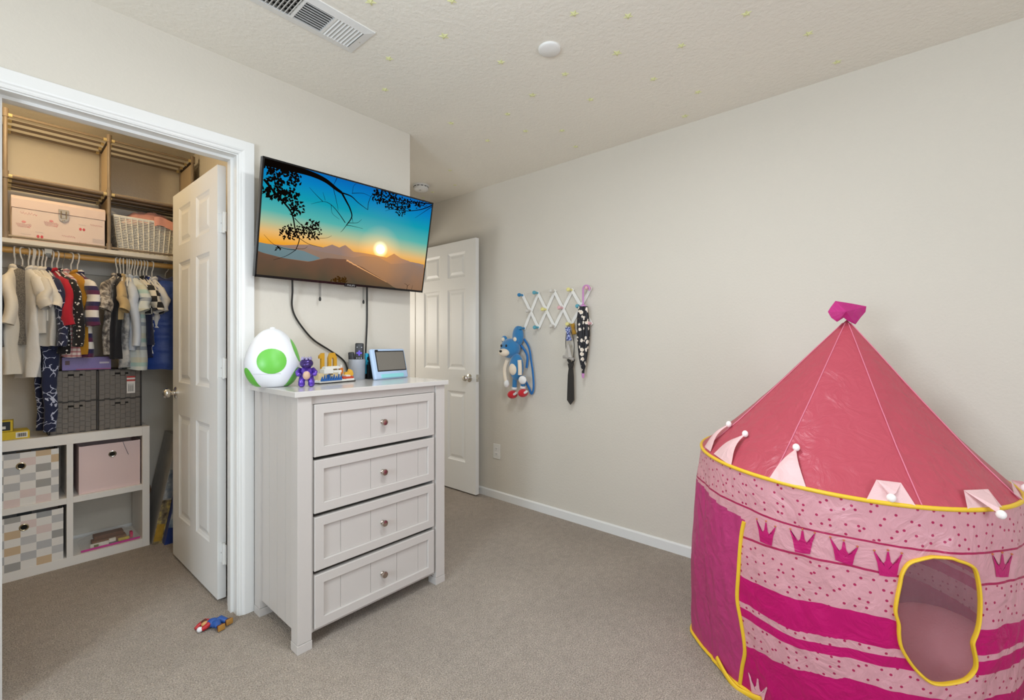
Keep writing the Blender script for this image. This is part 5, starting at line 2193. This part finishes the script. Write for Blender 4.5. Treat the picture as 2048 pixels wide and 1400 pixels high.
# local x = to the right in view, y = away
M_TR, M_TB = mat('toy_red', '#b3202a', .4), mat('toy_blue', '#27539c', .4)
MB().ball((-.004, .006, .020), (.026, .020, .018), 16).build('torso', M_TB, ty, True)
MB().tube([(-.018, .012, .022), (-.040, .014, .024), (-.056, -.002, .016), (-.062, -.016, .009)], [.010, .010, .009, .008], 10).build('arm', M_TR, ty, True)
MB().tube([(-.012, -.006, .024), (-.022, -.018, .016), (-.032, -.024, .011)], [.010, .010, .009], 10).build('arm', M_TR, ty, True)
MB().ball((-.040, -.026, .012), (.012, .010, .011), 12).build('hand', mat('toy_white', '#e8e6e6', .4), ty, True)
MB().ball((-.034, .002, .018), (.015, .014, .014), 14).build('head', mat('toy_skin', '#c9985f', .45), ty, True)
MB().ball((-.038, .006, .023), (.014, .013, .012), 12).build('hair', mat('toy_hair', '#5a2a18', .6), ty, True)
for s, (kx, ky), (fx, fy) in ((1, (.020, .018), (.052, .016)), (-1, (.020, -.010), (.040, -.024))):
    MB().tube([(.006, s * .008, .020), (kx, ky, .026), (fx - .008, fy, .018)], [.014, .015, .011], 12).build('leg', M_TB, ty, True)
    bo_ = MB().box((fx, fy, .016), (.010, .026, .022), Matrix.Rotation(math.radians(-35), 3, 'Z'), bevel=.004).build('shoe', mat('toy_brown', '#6b3a1c', .5), ty, True)
    MB().box((fx + .0062, fy - .0042, .016), (.004, .027, .023), Matrix.Rotation(math.radians(-35), 3, 'Z'), bevel=.001).build('sole', mat('toy_sole', '#b8863f', .5), bo_, True)

# ================================================================ PLAY TENT
import numpy as np
TCX, TCY = 2.068, .205
SEAM0 = 30.0
TRX, TRY = .489, .461
APEX = Vector((2.095, .177, 1.288))
tent = thing('play_tent', 'pink castle play tent with crowns and yellow piping by the long wall', 'tent', (TCX, TCY, 0))
_rb_t = [0, 60, 107, 118, 126, 145, 155, 185, 230, 270, 300, 360]
_rb_r = [.470, .475, .500, .468, .445, .425, .412, .420, .435, .45, .460, .470]


def rb(th):
    return float(np.interp(math.degrees(th) % 360, _rb_t, _rb_r))


def ringP(th):
    return Vector((TRX * math.cos(th), TRY * math.sin(th), .766 + (-.011 * math.cos(th) + .041 * math.sin(th)) * .491))


def wallP(th, t, wr=1.0):
    r = ringP(th)
    b = rb(th)
    x = r.x * (1 - t) + b * math.cos(th) * t
    y = r.y * (1 - t) + b * math.sin(th) * t
    k = 1 + .045 * math.sin(PI * t) * (1 if 100 < math.degrees(th) % 360 < 260 else .2)
    s_ = wr * .007 * noise.noise(Vector((math.cos(th) * 5, math.sin(th) * 5, t * 3))) * min(1, t * 6)
    s_ += wr * .0035 * noise.noise(Vector((math.cos(th) * 16, math.sin(th) * 16, t * 9 + math.cos(th) * 7))) * min(1, t * 6)
    k += s_ / .47
    P = Vector((x * k, y * k, r.z * (1 - t) + .004 * t))
    P.x = min(P.x, XR - .016 - TCX)
    return P


def roofP(th, s):
    r = ringP(th)
    a = APEX - Vector((TCX, TCY, 0))
    P = r.lerp(a, s)
    ph = (math.degrees(th) - SEAM0) / 45.0
    sag = abs(math.sin(PI * ph))
    c = Vector((a.x, a.y, 0)) * s
    k = 1 - (.045 * sag + .035) * math.sin(PI * min(1, s * 1.0)) + .010 * noise.noise(Vector((math.cos(th) * 7, math.sin(th) * 7, s * 4))) * (1 - s) * min(1, s * 8)
    k += .004 * noise.noise(Vector((math.cos(th) * 22, math.sin(th) * 22, s * 14))) * min(1, s * 8)
    d = Vector((P.x - c.x, P.y - c.y, 0)) * k
    P = Vector((c.x + d.x, c.y + d.y, P.z))
    P.x = min(P.x, XR - .014 - TCX)
    return P


def projN(A):
    A = A + np.array([TCX, TCY, -CAMH])
    z = A @ np.array(FV)
    return np.stack([CX + F * (A @ np.array(RV)) / z, HY - F * A[:, 2] / z], 1)


_ths = np.radians(np.linspace(106, 266, 321))
_ts = np.linspace(0, 1, 101)
_wg = [(th, t) for th in _ths for t in _ts]
_wp = projN(np.array([wallP(th, t)[:] for th, t in _wg]))
_rths = np.radians(np.linspace(90, 300, 281))
_rs = np.linspace(0, 1, 61)
_rg = [(th, s) for th in _rths for s in _rs]
_rpP = np.array([roofP(th, s)[:] for th, s in _rg])
_rp = projN(_rpP)


def inv_wall(x, y):
    i = int(np.hypot(_wp[:, 0] - x, _wp[:, 1] - y).argmin())
    th, t = _wg[i]
    # one Newton step for smoothness
    for _ in range(3):
        e1, e2 = 1e-3, 1e-3
        A = np.array([wallP(th, t)[:], wallP(th + e1, t)[:], wallP(th, t + e2)[:]])
        q = projN(A)
        J = np.stack([(q[1] - q[0]) / e1, (q[2] - q[0]) / e2], 1)
        try:
            d = np.linalg.solve(J, np.array([x, y]) - q[0])
        except Exception:
            break
        if abs(d[0]) > .05 or abs(d[1]) > .08:
            break
        th, t = th + d[0], t + d[1]
    return float(th), float(min(1, max(0, t)))


def inv_roof(x, y):
    d = np.hypot(_rp[:, 0] - x, _rp[:, 1] - y)
    near = np.where(d < d.min() + 4)[0]
    P = _rpP[near] + np.array([TCX, TCY, 0])
    i = near[int((P @ np.array(FV)).argmin())]
    return _rg[i]


def z3(zx_, zy_):
    return 1360 + zx_ / 2.593, 860 + zy_ / 2.593


def onwall(th, t, off=.0012):
    P = wallP(th, t)
    e = 2e-3
    n = (wallP(th + e, t) - wallP(th - e, t)).cross(wallP(th, min(1, t + e)) - wallP(th, max(0, t - e)))
    n.normalize()
    if n.x * P.x + n.y * P.y < 0:
        n = -n
    return P + n * off


# band boundaries read off four columns of the photograph
cols = {1491: (1014, 1076, 1157, 1209, 1219, 1236, 1288), 1591: (1053, 1107, 1197, 1263, 1276, 1294, 1336), 1699: (1076, 1130, 1220.6, 1280, 1296, 1315, 1357), 1992: (1103, 1167, 1259, 1307, 1317, 1344, 1392)}
bt_th, bt = [], []
for cx_, ys in cols.items():
    q = [inv_wall(cx_, y) for y in ys]
    bt_th.append(np.mean([a for a, _ in q]))
    bt.append([t for _, t in q])
bt = np.array(bt)


def bands(th):
    th = th % (2 * PI)
    return [0.0] + [float(np.interp(th, bt_th, bt[:, k])) for k in range(7)] + [1.0]


door_px = [(335, 475), (320, 560), (305, 750), (300, 880), (320, 1000), (340, 1140), (325, 1230), (312, 1325)]
door_tt = [inv_wall(*z3(*q)) for q in door_px]
d_t = [t for _, t in door_tt]
d_th = [th for th, _ in door_tt]


def door_th(t):
    return float(np.interp(t, d_t, d_th))


win_px = [(1300, 655), (1235, 668), (1180, 690), (1150, 740), (1135, 800), (1120, 870), (1122, 940), (1126, 1000), (1130, 1060), (1142, 1125), (1190, 1205), (1240, 1258), (1290, 1300), (1340, 1313), (1400, 1308), (1480, 1288), (1528, 1240), (1532, 1190), (1520, 1130), (1514, 1095), (1535, 1050), (1548, 1000), (1551, 940), (1552, 880), (1545, 815), (1538, 760), (1515, 715), (1480, 690), (1440, 675), (1400, 662)]
win_tt = [inv_wall(*z3(*q)) for q in win_px]
wpoly = [(th * .47, t * .77) for th, t in win_tt]


def inside(x, y):
    c = False
    n = len(wpoly)
    for i in range(n):
        x0, y0 = wpoly[i]
        x1, y1 = wpoly[i - 1]
        if (y0 > y) != (y1 > y) and x < (x1 - x0) * (y - y0) / (y1 - y0) + x0:
            c = not c
    return c


def cloth_shader(name, colour_fn, rough=.38, transl=.30, alpha=None):
    g = NT(name)
    c = colour_fn(g)
    g.b.inputs['Roughness'].default_value = rough
    g.b.inputs['Specular IOR Level'].default_value = .45
    if isinstance(c, tuple):
        g.b.inputs['Base Color'].default_value = c
    else:
        g.l(c, g.b.inputs['Base Color'])
    v = g.coord('Object')
    n1 = g.n('ShaderNodeTexNoise')
    n1.inputs['Scale'].default_value = 13
    n1.inputs['Detail'].default_value = 5
    n1.inputs['Distortion'].default_value = 1.6
    g.l(v, n1.inputs['Vector'])
    n2 = g.n('ShaderNodeTexVoronoi', feature='DISTANCE_TO_EDGE')
    n2.inputs['Scale'].default_value = 9
    g.l(v, n2.inputs['Vector'])
    g.bump(g.math('ADD', n1.outputs[0], g.math('MULTIPLY', n2.outputs[0], .35)), .30, .03)
    tr = g.n('ShaderNodeBsdfTranslucent')
    if isinstance(c, tuple):
        tr.inputs[0].default_value = c
    else:
        g.l(c, tr.inputs[0])
    mx = g.n('ShaderNodeMixShader')
    mx.inputs[0].default_value = transl
    g.l(g.b.outputs[0], mx.inputs[1])
    g.l(tr.outputs[0], mx.inputs[2])
    last = mx.outputs[0]
    if alpha is not None:
        tp_ = g.n('ShaderNodeBsdfTransparent')
        m2 = g.n('ShaderNodeMixShader')
        m2.inputs[0].default_value = alpha
        g.l(tp_.outputs[0], m2.inputs[1])
        g.l(last, m2.inputs[2])
        last = m2.outputs[0]
    g.l(last, g.out.inputs[0])
    return g.m


C_PALE, C_MAG, C_LINE = '#e5a9b2', '#cc0a70', '#b8285c'


def wall_col(g):
    uv = g.n('ShaderNodeUVMap', uv_map='band')
    um_ = g.n('ShaderNodeUVMap', uv_map='metric')
    s = g.sep(uv.outputs[0])
    v8 = g.math('MULTIPLY', s[1], 8.0)
    nz = g.n('ShaderNodeTexNoise')
    nz.inputs['Scale'].default_value = 9
    g.l(um_.outputs[0], nz.inputs['Vector'])
    w = g.math('MULTIPLY', g.math('SUBTRACT', nz.outputs[0], .5), .25)
    vw = g.math('ADD', v8, w)

    def between(a, b):
        return g.math('MULTIPLY', g.math('GREATER_THAN', vw, a), g.math('LESS_THAN', vw, b))
    mag = g.math('MAXIMUM', g.math('MAXIMUM', between(3, 4), between(5, 6)), g.math('GREATER_THAN', vw, 7))
    vo = g.n('ShaderNodeTexVoronoi', voronoi_dimensions='2D')
    vo.inputs['Scale'].default_value = 34
    vo.inputs['Randomness'].default_value = .75
    g.l(um_.outputs[0], vo.inputs['Vector'])
    dots = g.math('LESS_THAN', vo.outputs['Distance'], .125)
    strip = g.math('MULTIPLY', g.math('GREATER_THAN', v8, .96), g.math('LESS_THAN', v8, 2.04))
    dots = g.math('MULTIPLY', dots, g.math('SUBTRACT', 1.0, strip))
    l1 = g.math('LESS_THAN', g.math('ABSOLUTE', g.math('SUBTRACT', v8, 1.0)), .030)
    l2 = g.math('LESS_THAN', g.math('ABSOLUTE', g.math('SUBTRACT', v8, 2.0)), .032)
    c = g.mix(g.math('MAXIMUM', dots, g.math('MAXIMUM', l1, l2)), lin(C_PALE), lin(C_LINE))
    return g.mix(mag, c, lin(C_MAG))


M_TWALL = cloth_shader('tent_printed_wall', wall_col, .36, .22)
M_TDOOR = cloth_shader('tent_magenta_flap', lambda g: lin('#cb4283'), .36, .28)
M_TROOF = cloth_shader('tent_rose_roof', lambda g: lin('#cd5868'), .34, .25)
M_TNET = cloth_shader('tent_window_net', lambda g: lin('#d9b8bf'), .7, .3, alpha=.22)
M_TYEL = mat('tent_yellow_piping', '#e8bd2c', .5)
M_TTRI = cloth_shader('tent_pale_pennant', lambda g: lin('#f3cdcd'), .5, .2)

# walls: printed cloth, flap panel and net from one fine surface
NTH, NTT = 560, 130
Wb, Db, Nb = bmesh.new(), bmesh.new(), bmesh.new()
store = {}
for key, bm_ in (('w', Wb), ('d', Db), ('n', Nb)):
    store[key] = (bm_, {}, bm_.loops.layers.uv.new('band'), bm_.loops.layers.uv.new('metric'))
pos = {}
ths = [2 * PI * i / NTH for i in range(NTH)]
bnd = [bands(th) for th in ths]
for i, th in enumerate(ths):
    for j in range(NTT + 1):
        pos[i, j] = wallP(th, j / NTT)


def bandv(i, t):
    b = bnd[i % NTH]
    for k in range(8):
        if t <= b[k + 1] or k == 7:
            return (k + (t - b[k]) / max(1e-5, b[k + 1] - b[k])) / 8


def vget(key, i, j):
    bm_, d, _, _ = store[key]
    i %= NTH
    if (i, j) not in d:
        d[i, j] = bm_.verts.new(pos[i, j])
    return d[i, j]


for i in range(NTH):
    thc = ths[i] + PI / NTH
    for j in range(NTT):
        tc_ = (j + .5) / NTT
        key = 'w'
        if 105 < math.degrees(thc) < 268 and inside(thc * .47, tc_ * .77):
            key = 'n'
        elif math.radians(62) < thc < door_th(tc_) and bandv(i, tc_) * 8 > 1.42 - .4 * min(1, max(0, (door_th(tc_) - thc) * 1.2)):
            key = 'd'
        bm_, d, u1, u2 = store[key]
        f_ = bm_.faces.new([vget(key, i, j), vget(key, i + 1, j), vget(key, i + 1, j + 1), vget(key, i, j + 1)])
        f_.smooth = True
        for lp_, (a, b) in zip(f_.loops, ((i, j), (i + 1, j), (i + 1, j + 1), (i, j + 1))):
            ang = 2 * PI * a / NTH
            t = b / NTT
            lp_[u1].uv = (ang * .47, bandv(a, t))
            lp_[u2].uv = (ang * .47, t * .77)
for key, nm, m_ in (('w', 'printed_wall', M_TWALL), ('d', 'door_flap', M_TDOOR), ('n', 'window_net', M_TNET)):
    me = bpy.data.meshes.new(nm)
    store[key][0].to_mesh(me)
    store[key][0].free()
    link(nm, me, m_, tent)
# roof
NR, NS = 320, 70
rbm = MB()
gr_ = [[rbm.bm.verts.new(roofP(2 * PI * i / NR, j / NS)) for j in range(NS)] for i in range(NR)]
ap = rbm.bm.verts.new(APEX - Vector((TCX, TCY, 0)))
for i in range(NR):
    for j in range(NS - 1):
        rbm.bm.faces.new((gr_[i][j], gr_[(i + 1) % NR][j], gr_[(i + 1) % NR][j + 1], gr_[i][j + 1]))
    rbm.bm.faces.new((gr_[i][NS - 1], gr_[(i + 1) % NR][NS - 1], ap))
roof = rbm.build('roof', M_TROOF, tent, True, sharp=None)
for k in range(8):
    th = math.radians(SEAM0 + 45 * k)
    MB().tube([roofP(th, s / 40) * 1.0 + Vector((math.cos(th) * .001, math.sin(th) * .001, .0008)) for s in range(0, 40)], .0018, 6).build('roof_seam', mat('tent_seam', '#d97a90', .5), roof, True)
# hoop piping
MB().tube([ringP(2 * PI * i / 120) for i in range(120)], .0062, 10, closed=True, flat=(1, 1)).build('hoop_piping', M_TYEL, tent, True)
MB().tube([onwall(2 * PI * i / 160, 1.0, .003) + Vector((0, 0, .006)) for i in range(160)], .0065, 8, closed=True).build('hem_piping', M_TYEL, tent, True)
MB().tube(catmull([onwall(th, t, .003) for th, t in door_tt], 5), .0050, 8, flat=(1.2, .6)).build('door_piping', M_TYEL, tent, True)
wt = [onwall(th + .006 * random.uniform(-1, 1), t, .003) for th, t in win_tt]
MB().tube([p_ for p_ in catmull(wt + [wt[0]], 4)][:-1], .0062, 8, closed=True, flat=(1, .7)).build('window_piping', M_TYEL, tent, True)
# spare yellow hem bunched at the flap corner
MB().tube(catmull([onwall(*inv_wall(*z3(200, 1180)), .006), onwall(*inv_wall(*z3(250, 1260)), .012), onwall(*inv_wall(*z3(300, 1335)), .014), onwall(*inv_wall(*z3(350, 1372)), .012), onwall(*inv_wall(*z3(430, 1396)), .006)], 5), .011, 8, flat=(.5, 1)).build('bunched_hem', M_TYEL, tent, True)

# crowns printed on the wall
M_CROWN = cloth_shader('tent_crown_print', lambda g: lin('#c4186e'), .36, .15)
M_CPALE = cloth_shader('tent_pale_crown_print', lambda g: lin('#f0b6c2'), .36, .15)
crown_poly = [(-.30, -.5), (0, -.52), (.30, -.5), (.38, 0), (.5, .40), (.46, .43), (.33, .12), (.18, -.02), (.09, .10), (.035, .47), (-.035, .47), (-.09, .10), (-.18, -.02), (-.33, .12), (-.46, .43), (-.5, .40), (-.38, 0)]


def crown(cx_, cy_, w_, h_, sk, m=M_CROWN, gold=True):
    mb = MB()
    n = len(crown_poly)
    prev = None
    c0 = mb.bm.verts.new(onwall(*inv_wall(*z3(cx_, cy_ + h_ * .25)), .0018))
    for sc in (.3, .55, .8, 1.0):
        vs = []
        for x, y in crown_poly:
            x, y = x * sc, -.25 + (y + .25) * sc
            vs.append(mb.bm.verts.new(onwall(*inv_wall(*z3(cx_ + x * w_, cy_ - y * h_ + x * sk)), .0018)))
        for i in range(n):
            j = (i + 1) % n
            if prev is None:
                mb.bm.faces.new((c0, vs[i], vs[j]))
            else:
                mb.bm.faces.new((prev[i], vs[i], vs[j], prev[j]))
        prev = vs
    o = mb.build('printed_crown', m, tent, True, sharp=None)
    if gold:
        gb = MB()
        for x, y in ((-.48, .47), (0, .54), (.48, .47)):
            q = z3(cx_ + x * w_, cy_ - y * h_ + x * sk)
            gb.ball(onwall(*inv_wall(*q), .0012), .0028, 8)
        g_ = gb.build('crown_dots', mat('crown_dot', '#b9653a', .5), o, True)
        g_['kind'] = 'stuff'


crown(447, 533, 100, 112, 40)
crown(636, 578, 132, 118, 20)
crown(850, 632, 146, 112, 50)
crown(1078, 692, 148, 130, 15)
crown(1668, 700, 104, 122, 0)
crown(405, 1345, 100, 120, 80, M_CPALE, False)


# crown on the roof top: folded magenta cloth
def zr(zx_, zy_):
    return 1360 + zx_ / 2.977, 580 + zy_ / 2.977


ad = (APEX - EYE).dot(FV)


def atD(x, y, d):
    return EYE + ray(x, y) * d - Vector((TCX, TCY, 0))


kp = [(925, 65), (1020, 80), (1110, 97), (1105, 130), (1075, 165), (1045, 205), (1000, 185), (975, 165), (935, 190), (900, 165), (880, 130), (895, 105)]
km = MB()
front = [km.bm.verts.new(atD(*zr(*q), ad - .022)) for q in kp]
mid_ = [km.bm.verts.new(atD(*zr(995 + (q[0] - 995) * 1.0, 130 + (q[1] - 130) * 1.0), ad)) for q in kp]
back = [km.bm.verts.new(atD(*zr(*q), ad + .026)) for q in kp]
cfr = km.bm.verts.new(atD(*zr(990, 128), ad - .040))
cbk = km.bm.verts.new(atD(*zr(990, 128), ad + .042))
n = len(kp)
for i in range(n):
    j = (i + 1) % n
    km.bm.faces.new((front[i], front[j], cfr))
    km.bm.faces.new((back[j], back[i], cbk))
    km.bm.faces.new((front[i], mid_[i], mid_[j], front[j]))
    km.bm.faces.new((mid_[i], back[i], back[j], mid_[j]))
km.build('top_knot', cloth_shader('tent_magenta_knot', lambda g: lin('#c22e7e'), .4, .1), tent, False)


# pennants standing on the hoop
def roof_at(zx_, zy_, off):
    th, s = inv_roof(*zr(zx_, zy_))
    P = roofP(th, s)
    n = Vector((math.cos(th) * .75, math.sin(th) * .75, .66))
    return P + n * off


def pennant(b0, b1, tip, ballp=True, fold=None):
    mb = MB()
    p0, p1, pt_ = roof_at(*b0, .004), roof_at(*b1, .004), roof_at(*tip, .012)
    rows_ = 10
    prev = None
    for k in range(rows_ + 1):
        t = k / rows_
        nrm = Vector((math.cos(math.atan2(p0.y, p0.x)), math.sin(math.atan2(p0.y, p0.x)), .6))
        bul = nrm * (.012 * math.sin(PI * t))
        e = t ** .85
        a, b = p0.lerp(pt_, e) + bul, p1.lerp(pt_, e) + bul
        row = [mb.bm.verts.new(a.lerp(b, q / 4) + nrm * .004 * math.sin(PI * q / 4)) for q in range(5)]
        if prev:
            for q in range(4):
                mb.bm.faces.new((prev[q], prev[q + 1], row[q + 1], row[q]))
        prev = row
    o = mb.build('pennant', M_TTRI, tent, True, sharp=None)
    bl = MB().ball(pt_ + Vector((0, 0, .004)), (.0105, .0105, .012), 12)
    bl.build('pom', mat('pennant_white', '#f6ecea', .8), o, True)


pennant((190, 975), (300, 1035), (392, 868))
pennant((520, 1112), (738, 1170), (694, 945))
pennant((140, 925), (175, 960), (298, 812))


def folded(b0, b1, t0, t1, f0, f1, f2, ballq):
    mb = MB()
    off0 = .006
    P = [roof_at(*b0, off0), roof_at(*b1, off0), roof_at(*t1, .012), roof_at(*t0, .012)]
    v = [mb.bm.verts.new(q) for q in P]
    mb.bm.faces.new(v)
    d = (P[0] + Vector((TCX, TCY, 0)) - EYE).dot(FV) - .012
    Q = [mb.bm.verts.new(atD(*zr(*q), d)) for q in (f0, f1, f2)]
    w = [mb.bm.verts.new(P[3]), mb.bm.verts.new(P[2])]
    mb.bm.faces.new((w[0], w[1], Q[0]))
    mb.bm.faces.new((w[0], Q[0], Q[1], Q[2]))
    o = mb.build('folded_pennant', M_TTRI, tent)
    MB().ball(atD(*zr(*ballq), d - .004), (.011, .011, .012), 12).build('pom', mat('pennant_white', '#f6ecea', .8), o, True)


folded((1100, 1243), (1385, 1285), (1150, 1135), (1292, 1150), (1288, 1205), (1262, 1225), (1240, 1215), (1258, 1238))
folded((1718, 1300), (1925, 1285), (1680, 1200), (1820, 1195), (1905, 1300), (1890, 1325), (1868, 1312), (1912, 1337))
folded((1990, 1215), (2060, 1250), (1960, 1120), (1978, 1100), (2046, 1140), (2050, 1170), (2030, 1190), (2060, 1180))

# soft toys inside the tent
M_PLP = mat('plush_pale_pink', '#e6a0a0', .95, sheen=.5, bump=(120, .4, .004))
pl2 = thing('pink_plush', 'big round pale pink plush toy lying inside the tent', 'plush toy', (2.03, -.07, 0))
MB().ball((0, 0, .165), (.17, .19, .165), 28).ball((-.04, .11, .16), (.10, .10, .10), 20).build('body', M_PLP, pl2, True, sharp=None)
for dy in (.09, .16):
    MB().lathe([(.034, 0), (.022, .05), (0, .085)], 12, Matrix.Translation((-.04, dy, .235)) @ Matrix.Rotation(math.radians(-15), 4, 'X')).build('ear', mat('plush_ear_pink', '#f0c0b8', .9), pl2, True)
MB().ball((-.09, .17, .15), (.05, .04, .035), 14).build('snout', mat('plush_snout', '#eab0a8', .9), pl2, True)
gp = MB().ball((0, 0, .075), (.075, .085, .075), 18).ball((-.01, .03, .150), (.045, .05, .045), 14).build('olive_plush', mat('plush_olive', '#5a5a48', .95, sheen=.4, bump=(150, .4, .004)), smooth=True)
gp.location = (2.30, .02, 0)
tag(gp, 'small dark olive plush toy beside the pink plush inside the tent', 'plush toy')
